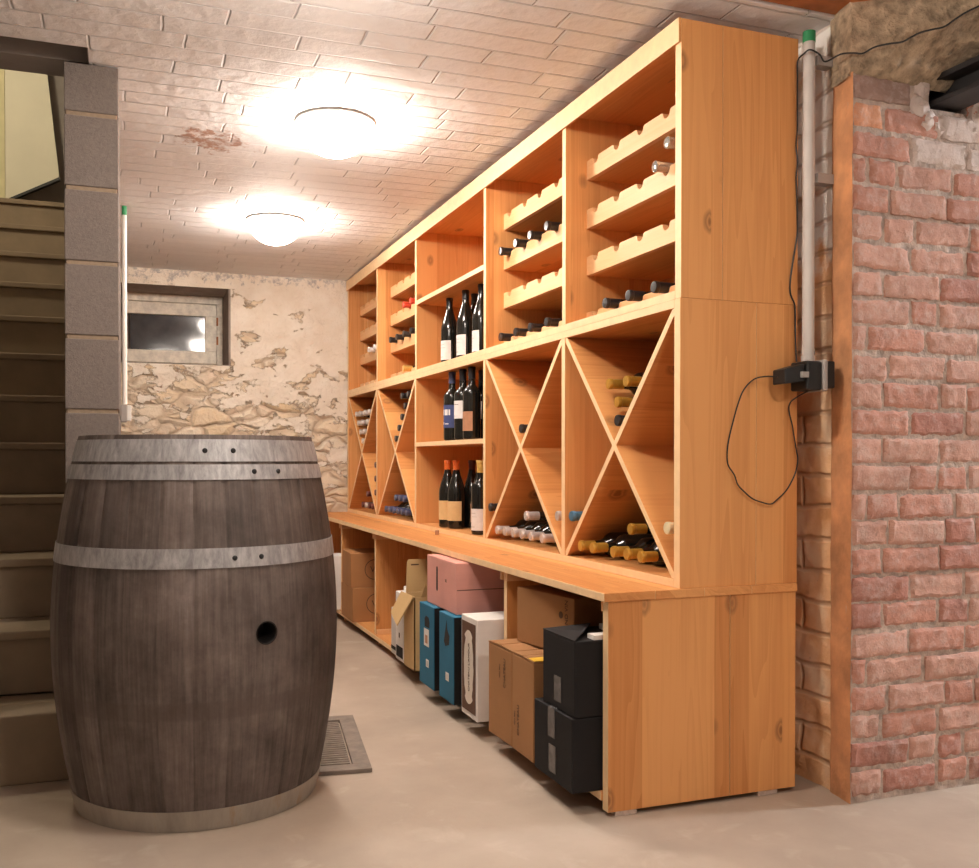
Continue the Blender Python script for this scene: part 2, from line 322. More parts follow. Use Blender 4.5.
# ------------------------------------------------------------------ mesh builder
class MB:
    def __init__(s): s.v = []; s.f = []; s.m = []
    def add(s, vs, fs, mi=0):
        n = len(s.v); s.v += [tuple(p) for p in vs]; s.f += [tuple(i+n for i in f) for f in fs]; s.m += [mi]*len(fs); return s
    def box(s, x0, y0, z0, x1, y1, z1, mi=0):
        vs = [(x, y, z) for x in (x0, x1) for y in (y0, y1) for z in (z0, z1)]
        return s.add(vs, [(0, 1, 3, 2), (4, 6, 7, 5), (0, 4, 5, 1), (2, 3, 7, 6), (0, 2, 6, 4), (1, 5, 7, 3)], mi)
    def prism(s, poly, axis, a, b, mi=0):
        """poly in the two other axes (order y,z / x,z / x,y)"""
        def P(u, v, t): return {'x': (t, u, v), 'y': (u, t, v), 'z': (u, v, t)}[axis]
        n = len(poly); vs = [P(u, v, a) for u, v in poly] + [P(u, v, b) for u, v in poly]
        fs = [tuple(range(n)), tuple(range(2*n-1, n-1, -1))] + [(i, i+n, (i+1) % n+n, (i+1) % n) for i in range(n)]
        return s.add(vs, fs, mi)
    def lathe(s, prof, n=24, o=(0, 0, 0), mi=0, close=True):
        vs = []; 
        for r, z in prof:
            for k in range(n): a = 2*pi*k/n; vs.append((o[0]+r*cos(a), o[1]+r*sin(a), o[2]+z))
        fs = [(j*n+k, j*n+(k+1) % n, (j+1)*n+(k+1) % n, (j+1)*n+k) for j in range(len(prof)-1) for k in range(n)]
        if close: fs += [tuple(range(n-1, -1, -1)), tuple((len(prof)-1)*n+k for k in range(n))]
        return s.add(vs, fs, mi)
    def tube(s, pts, r, n=8, mi=0):
        pts = [Vector(p) for p in pts]; rings = []; up = Vector((.13, .31, .94))
        for i, p in enumerate(pts):
            t = (pts[min(i+1, len(pts)-1)]-pts[max(i-1, 0)]).normalized()
            a = t.cross(up).normalized(); bb = t.cross(a).normalized(); up = -bb if False else up
            rings.append([p+(a*cos(2*pi*k/n)+bb*sin(2*pi*k/n))*r for k in range(n)])
        vs = [q for rg in rings for q in rg]
        fs = [(j*n+k, j*n+(k+1) % n, (j+1)*n+(k+1) % n, (j+1)*n+k) for j in range(len(rings)-1) for k in range(n)]
        fs += [tuple(range(n-1, -1, -1)), tuple((len(rings)-1)*n+k for k in range(n))]
        return s.add(vs, fs, mi)
    def mesh(s, name, mats, off=(0, 0, 0), smooth=False):
        me = bpy.data.meshes.new(name); me.from_pydata([(p[0]-off[0], p[1]-off[1], p[2]-off[2]) for p in s.v], [], s.f)
        for m in (mats if isinstance(mats, (list, tuple)) else [mats]): me.materials.append(m)
        me.polygons.foreach_set('material_index', s.m)
        bm = bmesh.new(); bm.from_mesh(me); bmesh.ops.recalc_face_normals(bm, faces=bm.faces); bm.to_mesh(me); bm.free()
        if smooth:
            me.polygons.foreach_set('use_smooth', [True]*len(me.polygons)); me.set_sharp_from_angle(angle=R(35))
        me.update(); return me
def obj(name, mb, mats, parent=None, smooth=False, bevel=0, world=True):
    off = parent_world(parent) if (parent and world) else (0, 0, 0)
    o = bpy.data.objects.new(name, mb.mesh(name, mats, off, smooth)); C.objects.link(o)
    if parent: o.parent = parent
    if bevel:
        md = o.modifiers.new('bevel', 'BEVEL'); md.width = bevel; md.segments = 2; md.limit_method = 'ANGLE'
    return o
def lit_edges(o):
    # direct lamp light on the front edges, painted in as a paler pine
    me = o.data; me.materials.append(W_LIT_EDGE); k = len(me.materials)-1
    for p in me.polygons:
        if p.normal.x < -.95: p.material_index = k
def parent_world(p):
    v = Vector((0, 0, 0))
    while p: v += p.location; p = p.parent
    return v
def thing(name, label, cat, loc, rz=0, group=None):
    o = bpy.data.objects.new(name, None); C.objects.link(o); o.location = loc; o.rotation_euler = (0, 0, rz); o.empty_display_size = .05
    o['label'] = label; o['category'] = cat
    if group: o['group'] = group
    return o
def tag(o, label, cat, group=None):
    o['label'] = label; o['category'] = cat
    if group: o['group'] = group
    return o
def struct(name, mb, mats, **k):
    o = obj(name, mb, mats, **k); o['kind'] = 'structure'; return o
def text(name, body, size, mat, parent, loc, rot, ext=.0004, world=True):
    cu = bpy.data.curves.new(name, 'FONT'); cu.body = body; cu.size = size; cu.extrude = ext; cu.align_x = 'CENTER'; cu.align_y = 'CENTER'
    tmp = bpy.data.objects.new(name, cu); C.objects.link(tmp)
    me = bpy.data.meshes.new_from_object(tmp.evaluated_get(bpy.context.evaluated_depsgraph_get())); bpy.data.objects.remove(tmp)
    me.materials.clear(); me.materials.append(mat)
    o = bpy.data.objects.new(name, me); C.objects.link(o); o.parent = parent
    o.location = Vector(loc) - (parent_world(parent) if world else Vector((0, 0, 0))); o.rotation_euler = rot
    return o
FACE_X = (R(90), 0, R(-90))        # text facing -X, reading upright
FACE_XV = (R(90), R(-90), R(-90))  # the same, reading bottom to top

# ================================================================== the room
mb = MB(); mb.box(-2.2, -2, -.1, 5, 6.4, 0); struct('floor', mb, M_FLOOR)
# ceiling with the stairwell opening at the left (x < -.095, y > 2.837)
def slab(mb, x0, y0, x1, y1):
    def z(y): return ZC - max(0, y-2)*.0095
    vs = [(x, y, z(y)+dz) for dz in (0, .14) for (x, y) in ((x0, y0), (x1, y0), (x1, y1), (x0, y1))]
    mb.add(vs, [(0, 3, 2, 1), (4, 5, 6, 7), (0, 1, 5, 4), (1, 2, 6, 5), (2, 3, 7, 6), (3, 0, 4, 7)])
mb = MB(); slab(mb, -.095, 2.0, 1.9, 5.95); slab(mb, -2.2, 2.0, -.095, 2.837); slab(mb, -2.2, -2, 1.36, 2.0); slab(mb, 1.36, -2, 5, 1.45)
struct('ceiling', mb, M_CEIL)
# rust red steel edge beam where the whitewashed ceiling ends
mb = MB(); mb.box(1.362, 1.92, 2.036, 1.80, 1.998, 2.16); mb.box(1.362, 1.455, 2.03, 1.80, 1.918, 2.046)
struct('trim_1', mb, M_RUST, bevel=.003)

# back wall with the window opening
def rough_grid(fn, nu, nv, skip=None):
    vs = [fn(i/nu, j/nv) for j in range(nv+1) for i in range(nu+1)]
    fs = [(j*(nu+1)+i, j*(nu+1)+i+1, (j+1)*(nu+1)+i+1, (j+1)*(nu+1)+i) for j in range(nv) for i in range(nu) if not (skip and skip((i+.5)/nu, (j+.5)/nv))]
    return vs, fs
BX0, BX1, BZ1 = -.02, 1.78, 2.0
def bw(u, v):
    x = BX0+(BX1-BX0)*u; z = BZ1*v
    e = 0.0 if (abs(x-.6) < .012 and 1.42 < z < 1.93) else 1.0
    d = noise.noise(Vector((x*3, 1, z*5)))*.012 + noise.noise(Vector((x*14, 4, z*22)))*.008
    if x < .61 and 1.43 < z < 1.92: d = 0
    return (x, 5.85+d*e, z)
NU, NV = 150, 200
mb = MB(); vs, fs = rough_grid(bw, NU, NV, lambda u, v: BX0+(BX1-BX0)*u < .60 and 1.44 < BZ1*v < 1.905)
mb.add(vs, fs); struct('wall_back', mb, M_STONE, smooth=True)
mb = MB()
mb.box(.594, 5.866, 1.43, .64, 6.25, 1.96); mb.box(-.05, 5.866, 1.905, .594, 6.25, 1.96); mb.box(-.05, 5.866, 1.40, .594, 6.25, 1.445)
mb.box(-.02, 6.25, 1.39, .65, 6.28, 1.96)
struct('trim_2', mb, M_REVEAL)
win = bpy.data.objects.new('window_1', None); C.objects.link(win); win.location = (.29, 6.2, 1.67); win['kind'] = 'structure'
mb = MB()
mb.box(.000, 6.19, 1.855, .591, 6.235, 1.903); mb.box(.555, 6.19, 1.447, .591, 6.235, 1.855); mb.box(.0, 6.19, 1.447, .555, 6.235, 1.475)
obj('window_frame', mb, M_FRAMEP, win, bevel=.004)
mb = MB()
mb.box(.0, 6.175, 1.775, .552, 6.215, 1.85); mb.box(.483, 6.175, 1.555, .552, 6.215, 1.775); mb.box(.0, 6.175, 1.478, .552, 6.215, 1.555)
obj('sash', mb, M_FRAMEP, win, bevel=.004)
mb = MB(); mb.box(-.25, -.002, -.12, .20, .002, .12)
g = obj('glass', mb, M_WGLASS, win, world=False); g.rotation_euler = (R(-.35), 0, R(-.38)); g.location = (0, 0, -.005)
for z in (1.60, 1.72):
    mb = MB(); mb.tube([(.556, 6.172, z), (.556, 6.172, z+.05)], .006); obj('hinge', mb, M_RUST, win, smooth=True)

# block wall beside the stairs (joints .214 m apart)
mb = MB(); mb.box(-.158, 2.950, 0, -.020, 6.2, 2.015, 1)
zz = 1.019-.214*5+.006
while zz < 2.0:
    z1 = min(zz+.202, 2.018); z0 = max(zz, 0)
    if z1 > .02:
        mb.box(-.162, 2.945, z0, -.016, 3.36, z1)
        y = 3.368
        while y < 5.84: mb.box(-.162, y, z0, -.014, min(y+.392, 5.848), z1); y += .4
    zz += .214
struct('wall_left', mb, [M_BLOCK, M_BLOCKM], bevel=.003)
mb = MB(); mb.box(-.165, 3.0, 2.13, -.1, 6.2, 3.4); mb.box(-1.05, 2.97, 2.03, -.094, 3.1, 2.26)
mb.box(-.098, 2.838, 2.035, -.090, 3.1, 2.16)
struct('trim_3', mb, M_DARKW)
# stairwell
mb = MB(); mb.box(-1.15, 2.6, 0, -1.05, 6.2, 3.5); mb.box(-1.05, 6.0, 0, -.16, 6.1, 3.5); mb.box(-1.15, 2.838, 3.5, .1, 6.2, 3.6); mb.box(-1.05, 2.838, 2.17, -.1, 2.95, 3.5)
struct('wall_stairwell', mb, M_DARKW)
mb = MB()
for k in range(12):
    y = 2.80+.25*k
    x1 = -.128 if k == 0 else -.170
    if k == 0: mb.box(-1.045, y, .0005, x1, 2.94, .188); mb.box(-1.045, 2.94, .0005, -.170, 3.05, .188)
    else: mb.box(-1.045, y+.008, .188*k, x1, 5.98, .188*(k+1)-.025); mb.box(-1.045, y-.006, .188*(k+1)-.025, x1, y+.29, .188*(k+1))
o = struct('trim_4', mb, M_STAIRS, bevel=.004); o.name = 'staircase'; o['kind'] = 'structure'
mb = MB(); mb.prism([(-.612, 2.314), (-.337, 2.466), (-.408, 3.137), (-.612, 3.134)], 'y', 5.83, 5.86)
pn = tag(obj('wall_board', mb, M_CREAM), 'cream board with slanted lower edge at the top of the stairs', 'board')
mb = MB(); mb.prism([(-.612, 2.300), (-.332, 2.452), (-.337, 2.466), (-.612, 2.314)], 'y', 5.82, 5.86); obj('lower_edge', mb, M_BLACK, pn)
mb = MB(); mb.box(-1.0, 5.83, 2.30, -.614, 5.87, 3.134)
pn2 = tag(obj('door_casing', mb, M_CREAMSTRIP), 'yellowed cream casing left of the slanted board upstairs', 'casing')

# right hand wall: back part, limewashed edge, smooth jamb
def jl(pts, z0, z1, nz, amp, seed):
    vs = []; fs = []; n = len(pts)
    for j in range(nz+1):
        z = z0+(z1-z0)*j/nz
        for (x, y) in pts:
            d = noise.noise(Vector((y*9+seed, x*9, z*9)))*amp + noise.noise(Vector((y*30, x*30+seed, z*30)))*amp*.5
            vs.append((x+d, y, z))
    for j in range(nz):
        for i in range(n-1): fs.append((j*n+i, j*n+i+1, (j+1)*n+i+1, (j+1)*n+i))
    return vs, fs
pts = [(1.775, 5.85)] + [(1.775-.02*i/20, 5.85-3.0*i/20) for i in range(1, 20)] + [(1.775-(.026 if i == 50 else .0004*i), 2.85-.50*i/50) for i in range(50)] + [(1.753+.055*(2.34-2.015)*(1-i/30), 2.34-.325*i/30) for i in range(31)]
mb = MB(); vs, fs = jl(pts, 0, 2.03, 150, .010, 3); mb.add(vs, fs); struct('wall_right', mb, M_JAMB, smooth=True)
pts = [(1.750, 2.016)] + [(1.748-.018*i/12, 2.014-.094*i/12) for i in range(1, 13)]
mb = MB(); vs, fs = jl(pts, 0, 1.86, 130, .003, 9); mb.add(vs, fs); struct('wall_jamb', mb, M_RENDER, smooth=True)

# brick wall facing the camera
mb = MB(); MO = 6
mb.box(1.737, 1.9275, 0, 1.80, 1.945, 1.86, MO); mb.box(1.80, 1.9275, 0, 4.8, 2.10, 1.80, MO); mb.box(1.80, 1.9275, 1.80, 1.985, 2.10, 2.1, MO); mb.box(2.125, 1.9275, 1.80, 4.8, 2.1, 2.1, MO); mb.box(1.985, 1.934, 1.90, 2.125, 2.1, 2.1, MO)
rb = random.Random(5)
def brick(mb, x0, x1, z0, z1, mi, push):
    nu = max(3, int((x1-x0)/.0085)); nv = 7; vs = []; sl = rb.uniform(-.006, .006)
    j0 = [rb.uniform(-.004, .004) for _ in range(4)]
    for j in range(nv+1):
        for i in range(nu+1):
            u, v = i/nu, j/nv
            x = x0+(x1-x0)*u + (j0[0]*(1-u)*(1-v)+j0[1]*u*v); z = z0+(z1-z0)*v + (j0[2]*(1-u)+j0[3]*u)*.9
            e = min(u, 1-u)*(x1-x0); e2 = min(v, 1-v)*(z1-z0); ed = min(e, e2)
            y = 1.92+push + (.006*(1-min(1, ed/.005))**1.5) + sl*(v-.5) + noise.noise(Vector((x*40, z*40, 7)))*.003 + noise.noise(Vector((x*110, z*110, 2)))*.0025
            x += noise.noise(Vector((x*60, z*60, 17)))*.004; z += noise.noise(Vector((x*50, z*60, 31)))*.0045
            vs.append((x, y, z))
    fs = [(j*(nu+1)+i, (j*(nu+1)+i+1), (j+1)*(nu+1)+i+1, (j+1)*(nu+1)+i) for j in range(nv) for i in range(nu)]
    # skirt back to the mortar
    rim = [i for i in range(nu+1)] + [j*(nu+1)+nu for j in range(1, nv+1)] + [nv*(nu+1)+i for i in range(nu-1, -1, -1)] + [j*(nu+1) for j in range(nv-1, 0, -1)]
    n = len(vs); vs += [(vs[k][0], 1.938, vs[k][2]) for k in rim]; L = len(rim)
    fs += [(rim[k], n+k, n+(k+1) % L, rim[(k+1) % L]) for k in range(L)]
    mb.add(vs, fs, mi)
H = .0712; z = .012; row = 0
while z < 1.86:
    x = 1.7345; first = True
    while x < 4.75:
        L = rb.choice([.19, .19, .095, .19, .105]) if not first else [.10, .19, .10, .12, .05, .19][row % 6]
        first = False
        x1 = x+L; cx, cz = x+L/2, z+.03
        inhole = 1.955 < cx < 2.15 and 1.78 < cz < 1.93
        if not inhole and not (cz > 1.83 and cx > 1.99):
            if (cz > 1.62 and cx > 1.93 and cz < 1.80): mi = 4
            elif (cz > 1.71): mi = rb.choice([5, 5, 0, 3])
            elif cz > 1.60 and cx < 1.95: mi = rb.choice([5, 2, 0])
            else: mi = rb.choice([0, 0, 1, 1, 1, 1, 2])
            brick(mb, x+.0045, x1-.0045, z+.0045, z+H-.0055, mi, rb.uniform(-.003, .003))
        x = x1
    z += H; row += 1
struct('wall_front_right', mb, BR+[M_MORTAR], smooth=True)
# rough mortar lumps around the hole where the girder enters
mb = MB()
for (x, zq, r) in [(1.955, 1.80, .035), (1.96, 1.85, .03), (1.975, 1.765, .035), (2.02, 1.755, .03), (2.075, 1.745, .028), (2.12, 1.765, .035), (2.155, 1.80, .04), (2.16, 1.85, .03), (1.93, 1.77, .025), (2.19, 1.76, .04)]:
    vs = []; 
    for j in range(9):
        for i in range(12):
            th = pi*j/8; ph = 2*pi*i/12; d = Vector((sin(th)*cos(ph), cos(th)*.55, sin(th)*sin(ph)))
            k = r*(1+noise.noise(d*2.5+Vector((x*30, zq*30, 0)))*.55); vs.append((x+d.x*k, 1.936+d.y*k, zq+d.z*k))
    mb.add(vs, [(j*12+i, j*12+(i+1) % 12, (j+1)*12+(i+1) % 12, (j+1)*12+i) for j in range(8) for i in range(12)])
struct('trim_5', mb, BR[4], smooth=True)
# black steel girder running towards the viewer
gi = [(1.985, 1.809), (2.085, 1.809), (2.085, 1.822), (2.040, 1.824), (2.040, 1.868), (2.085, 1.870), (2.085, 1.885), (1.985, 1.885), (1.985, 1.870), (2.028, 1.868), (2.028, 1.824), (1.985, 1.822)]
mb = MB(); mb.prism([(x+.01, z) for x, z in gi], 'y', -.5, 2.06); tag(obj('steel_girder', mb, M_STEEL, bevel=.002), 'black steel girder resting in the broken hole of the brick wall', 'girder')
# crumbly concrete haunch over the brick wall
def haunch(u, v):
    # u along x, v across: wall line -> edge -> ceiling
    x = 1.722+u*1.6; 
    L = Vector((x+.006, 1.930, 1.850)); e = Vector((x, 1.93-(x-1.70)*.63, min(1.90+(x-1.69)*.32, 2.3))); t = Vector((x+.0, e.y-.006, max(2.04, e.z+.02)+.12))
    p = L.lerp(e, v/.6) if v < .6 else e.lerp(t, (v-.6)/.4)
    d = noise.noise(p*14)*.010+noise.noise(p*45)*.005+noise.noise(p*100)*.002
    return (p.x, p.y-d, p.z-d*.6)
mb = MB(); vs, fs = rough_grid(haunch, 120, 60); mb.add(vs, fs)
n0 = len(mb.v); 
hv = []
for i in range(9):
    for j in range(61):
        p = Vector(haunch(0, j/60)); q = p.lerp(Vector((1.7455, 2.019, p.z)), i/8)
        q.x -= noise.noise(Vector((i*.5, j*.2, 1)))*.003*min(i, 1); hv.append(tuple(q))
mb.add(hv, [(i*61+j, i*61+j+1, (i+1)*61+j+1, (i+1)*61+j) for i in range(8) for j in range(60)])
struct('trim_6', mb, M_CONC, smooth=True)
# plain walls out of view that close the cellar
mb = MB(); mb.box(-2.3, -2.1, 0, 5.1, -2.0, 2.2); struct('wall_front', mb, M_PLAINW)
mb = MB(); mb.box(4.8, -2, 0, 4.9, 2.1, 2.2); struct('wall_far_right', mb, M_PLAINW)
mb = MB(); mb.box(-2.3, -2, 0, -2.2, 2.8, 2.2); mb.box(-2.3, 2.8, 0, -1.15, 2.9, 2.2); struct('wall_far_left', mb, M_PLAINW)

# ================================================================== ceiling lamps
def lamp(x, y, label, mat=M_LAMP, group='round ceiling lamps'):
    zc = ZC - max(0, y-2)*.0095
    t = thing('ceiling_lamp', label, 'lamp', (x, y, zc), group=group)
    mb = MB(); mb.lathe([(.128, -.003), (.133, -.004), (.133, -.009), (.126, -.012)], 48); obj('base', mb, M_LAMPRIM, t, smooth=True, world=False)
    mb = MB(); mb.lathe([(.124*cos(a), -.012-.105*sin(a)) for a in [i*pi/2/12 for i in range(12)]] + [(.004, -.1171)], 48); obj('glass_dome', mb, mat, t, smooth=True, world=False)
    return t
lamp(.672, 3.17, 'round frosted ceiling lamp, glowing, nearer the camera, above the middle of the aisle')
lamp(.672, 4.52, 'round frosted ceiling lamp, glowing, farther one near the back wall')
lamp(.37, 1.965, 'round frosted ceiling lamp glaring at the top edge of the photo')
lamp(4.2, 1.5, 'round cool-white ceiling lamp in front of the brick wall', M_LAMPC, group=None)
lamp(1.0, .25, 'round frosted ceiling lamp in the front part of the cellar')
t = thing('stairwell_lamp', 'small round lamp high in the stairwell', 'lamp', (-.75, 4.3, 3.5))
M_LAMPS, _nt, _b = newmat('stair lamp glass'); _b.inputs['Emission Color'].default_value = (1, .87, .62, 1); _b.inputs['Emission Strength'].default_value = 260
mb = MB(); mb.lathe([(.09*cos(a), -.09*sin(a)) for a in [i*pi/2/8 for i in range(8)]]+[(.004, -.09)], 24); obj('glass_dome', mb, M_LAMPS, t, smooth=True, world=False)

# ================================================================== pine wine wall
D = [(2.05, 2.078), (2.715, 2.74), (3.42, 3.445), (4.345, 4.37), (5.085, 5.11), (5.80, 5.828)]
BAY = [(D[i][1], D[i+1][0]) for i in range(5)]
# --- base unit
base = thing('shelf_unit', 'low open pine shelf unit full of wine boxes under the worktop', 'shelf', (1.38, 3.94, 0))
mb = MB(); mb.box(1.108, 2.05, .012, 1.4595, 2.078, .5305); mb.box(1.4610, 2.05, .012, 1.665, 2.078, .5305); obj('end_panel', mb, W_Z, base, bevel=.0012)
mb = MB(); mb.box(1.108, 5.80, .012, 1.665, 5.828, .5305); obj('end_panel', mb, W_Z, base, bevel=.0012)
for y0, y1 in D[1:5]:
    mb = MB(); mb.box(1.112, y0, .055, 1.650, y1, .5305); obj('divider', mb, W_Z, base, bevel=.0012)
mb = MB(); mb.box(1.104, 2.078, .033, 1.655, 5.80, .055); obj('bottom_board', mb, W_Y, base, bevel=.0015)
mb = MB(); mb.box(1.651, 2.078, .055, 1.664, 5.80, .5305); obj('back_panel', mb, W_Z, base)
for i, (y0, y1) in enumerate(D):
    a, b_ = (y0-.016 if i else y0+.001), (y1+.016 if i < 5 else y1-.001)
    if i == 0: a = y1
    if i == 5: b_ = y0
    if i == 0: b_ = y1+.006
    for (p, q) in (((a, y0),) if i else ()) + (((y1, b_),) if i < 5 else ()):
        if q-p > .004:
            mb = MB(); mb.box(1.106, p, .503, 1.60, q, .5305); obj('cleat', mb, W_PALE, base, bevel=.001)
            mb = MB(); mb.box(1.114, p, .0551, 1.60, q, .078); obj('cleat', mb, W_PALE, base, bevel=.001)
for y in (2.064, 2.9, 3.43, 4.357, 5.1, 5.814):
    for x in (1.16, 1.58):
        h = .012 if y in (2.064, 5.814) else .033
        mb = MB(); mb.box(x-.03, y-.011, .0, x+.03, y+.011, h); obj('foot', mb, M_MORTAR if h < .02 else W_PALE, base)
# --- worktop
mb = MB()
for k in range(4): mb.box(1.094+.143*k, 2.044, .531, 1.094+.143*(k+1)-.0005, 5.834, .5525)
wt = obj('worktop', mb, W_Y, bevel=.0015); lit_edges(wt); tag(wt, 'long pale pine worktop board on the low shelf unit', 'worktop')
# --- cross rack
Z0, Z1 = .553, 1.285
cross = thing('wine_rack', 'middle pine rack with crossed boards standing on the worktop', 'rack', (1.49, 3.94, Z0))
for k, (y0, y1) in enumerate((D[0], D[5])):
    mb = MB(); mb.box(1.31, y0, Z0, 1.5385, y1, Z1); mb.box(1.5395, y0, Z0, 1.668, y1, Z1); obj('side_panel', mb, W_Z, cross, bevel=.0012)
for y0, y1 in D[1:5]:
    mb = MB(); mb.box(1.31, y0, Z0+.022, 1.658, y1, Z1-.022); obj('divider', mb, W_Z, cross, bevel=.0012)
mb = MB(); mb.box(1.31, D[0][1], Z0, 1.658, D[5][0], Z0+.022); obj('bottom_board', mb, W_Y, cross, bevel=.0012)
mb = MB(); mb.box(1.31, D[0][1], Z1-.022, 1.658, D[5][0], Z1); obj('top_board', mb, W_Y, cross, bevel=.0012)
mb = MB(); mb.box(1.658, D[0][1], Z0, 1.668, D[5][0], Z1); obj('back_panel', mb, W_Z, cross)
CZ0, CZ1 = Z0+.022, Z1-.022
for bi in (0, 1, 3, 4):
    y0, y1 = BAY[bi]
    for s in (1, -1):
        a, b_ = (y0, y1) if s > 0 else (y1, y0)
        t1, t2 = .0125*s, .0135
        x0 = 1.312 if s > 0 else 1.3125
        mb = MB(); mb.prism([(a, CZ0), (a+t1, CZ0), (b_, CZ1-t2), (b_, CZ1), (b_-t1, CZ1), (a, CZ0+t2)], 'x', x0, 1.655)
        obj('diagonal_board', mb, W_X, cross, bevel=.001)
mb = MB(); mb.box(1.31, BAY[2][0], .9405, 1.657, BAY[2][1], .9605); obj('shelf', mb, W_Y, cross, bevel=.0012)
# --- upper rack
U0, U1 = 1.2855, 1.985
upper = thing('bottle_rack', 'upper pine rack with notched bottle rails reaching up to the ceiling', 'rack', (1.49, 3.94, U0))
for k, (y0, y1) in enumerate((D[0], D[5])):
    mb = MB(); mb.box(1.312, y0, U0, 1.4340, y1, U1); mb.box(1.4350, y0, U0, 1.668, y1, U1); obj('side_panel', mb, W_Z, upper, bevel=.0012)
for y0, y1 in D[1:5]:
    mb = MB(); mb.box(1.312, y0, U0+.022, 1.658, y1, U1-.022); obj('divider', mb, W_Z, upper, bevel=.0012)
mb = MB(); mb.box(1.312, D[0][1], U0, 1.658, D[5][0], U0+.022); obj('bottom_board', mb, W_Y, upper, bevel=.0012)
mb = MB(); mb.box(1.312, D[0][1], U1-.022, 1.658, D[5][0], U1); obj('top_board', mb, W_Y, upper, bevel=.0012)
mb = MB(); mb.box(1.304, D[0][0], 1.925, 1.3118, D[5][1], U1+.001); obj('fascia_board', mb, W_Y, upper, bevel=.0012)
mb = MB(); mb.box(1.658, D[0][1], U0, 1.668, D[5][0], U1); obj('back_panel', mb, W_Z, upper)
mb = MB(); mb.box(1.312, BAY[2][0], 1.615, 1.657, BAY[2][1], 1.636); obj('shelf', mb, W_Y, upper, bevel=.0012)
NOTCH = {0: [2.1185, 2.241, 2.381, 2.52, 2.656], 1: [2.80, 2.94, 3.081, 3.214, 3.362], 3: [4.44, 4.57, 4.70, 4.83, 4.96], 4: [5.18, 5.31, 5.44, 5.57, 5.70]}
def rail(bi, zb, zt, parent):
    y0, y1 = BAY[bi]; poly = [(y0, zb), (y1, zb), (y1, zt)]
    for yn in sorted(NOTCH[bi], reverse=True):
        r = .0175
        poly.append((min(yn+r+.006, y1-.0005), zt))
        for k in range(9):
            a = pi*k/8; poly.append((yn+r*cos(a), zt-.004-r*sin(a)*.95))
        poly.append((max(yn-r-.006, y0+.0005), zt))
    poly.append((y0, zt))
    mb = MB(); mb.prism(poly, 'x', 1.386, 1.404); return obj('notched_rail', mb, W_PALE, parent, bevel=.0008)
AX = [1.3455, 1.5225, 1.672, 1.8265]      # heights of the bottle axes on the four levels
for bi in (0, 1, 3, 4):
    for lv in range(4):
        if lv == 0: rail(bi, U0+.0221, AX[0]+.0015, upper)
        else:
            zt = AX[lv]-.0375
            mb = MB(); mb.box(1.4045, BAY[bi][0], zt-.02, 1.657, BAY[bi][1], zt); sh = obj('bottle_shelf', mb, W_Y, upper, bevel=.001)
            rail(bi, AX[lv]-.0585, AX[lv]+.0015, sh)

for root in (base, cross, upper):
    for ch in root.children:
        if ch.name.split('.')[0] in ('divider', 'side_panel', 'shelf', 'bottom_board', 'top_board', 'diagonal_board', 'end_panel', 'fascia_board'): lit_edges(ch)
# ================================================================== bottles
_cache = {}
def bottle_meshes(kind, cap, glass, label):
    key = (kind, cap, glass.name, label)
    if key in _cache: return _cache[key]
    out = []
    if kind == 'bordeaux': prof = [(.030, 0), (.0365, .004), (.0375, .012), (.0375, .188), (.036, .198), (.030, .208), (.020, .218), (.0155, .228), (.0142, .245), (.0142, .288), (.0155, .289), (.0155, .296), (.012, .297)]
    elif kind == 'burgundy': prof = [(.032, 0), (.0385, .004), (.0395, .012), (.0395, .150), (.038, .168), (.033, .190), (.025, .215), (.0185, .235), (.0150, .252), (.0142, .288), (.0155, .289), (.0155, .296), (.012, .297)]
    else: prof = [(.032, 0), (.0375, .005), (.0380, .012), (.0380, .160), (.0355, .185), (.029, .212), (.021, .240), (.0165, .262), (.0150, .285), (.0165, .286), (.0165, .296), (.012, .297)]
    mb = MB(); mb.lathe(prof, 24); out.append(('glass_body', mb.mesh('glass_body', glass, smooth=True)))
    if cap:
        mb = MB(); mb.lathe([(.0149, .250 if kind != 'burgundy' else .256), (.0149, .286), (.0164, .288), (.0164, .297), (.0150, .2995), (.004, .300)], 20)
        out.append(('capsule', mb.mesh('capsule', CAPM[cap], smooth=True)))
    if label:
        lm, z0, z1, a0, a1 = {'white': (L_WHITE, .018, .105, 1.15, 1.15), 'tan': (L_TAN, .035, .120, 1.5, 1.5), 'navy': (L_NAVY, .055, .155, 1.3, 1.3), 'copper': (L_COPPER, .035, .115, 1.0, 1.0), 'small': (L_WHITE, .090, .165, .9, .9)}[label]
        r = {'bordeaux': .0378, 'burgundy': .0398}.get(kind, .0383); mb = MB(); n = 16
        vs = [(r*cos(pi+(-a0+(a0+a1)*k/n)), r*sin(pi+(-a0+(a0+a1)*k/n)), z) for z in (z0, z1) for k in range(n+1)]
        mb.add(vs, [(k, k+1, n+2+k, n+1+k) for k in range(n)])
        out.append(('paper_label', mb.mesh('paper_label', lm, smooth=True)))
        if label in ('white', 'small', 'navy'):
            mb = MB(); rr = r+.0003; dm = {'white': K_GREYC, 'small': K_INK, 'navy': L_WHITE}[label]
            for (b0, b1, q0, q1) in ([(-.5, .3, .085, .088), (-.3, .5, .072, .074), (-.6, .2, .03, .034)] if label == 'white' else [(-.4, .4, .148, .150), (-.4, .3, .10, .101)] if label == 'small' else [(-.8, -.3, .11, .135), (-.1, .4, .11, .135), (.5, .7, .11, .135), (-.6, -.2, .07, .080), (.0, .5, .07, .075)]):
                vs = [(rr*cos(pi+b0+(b1-b0)*k/4), rr*sin(pi+b0+(b1-b0)*k/4), z) for z in (q0, q1) for k in range(5)]
                mb.add(vs, [(k, k+1, 6+k, 5+k) for k in range(4)])
            out.append(('label_print', mb.mesh('label_print', dm, smooth=True)))
    _cache[key] = out; return out
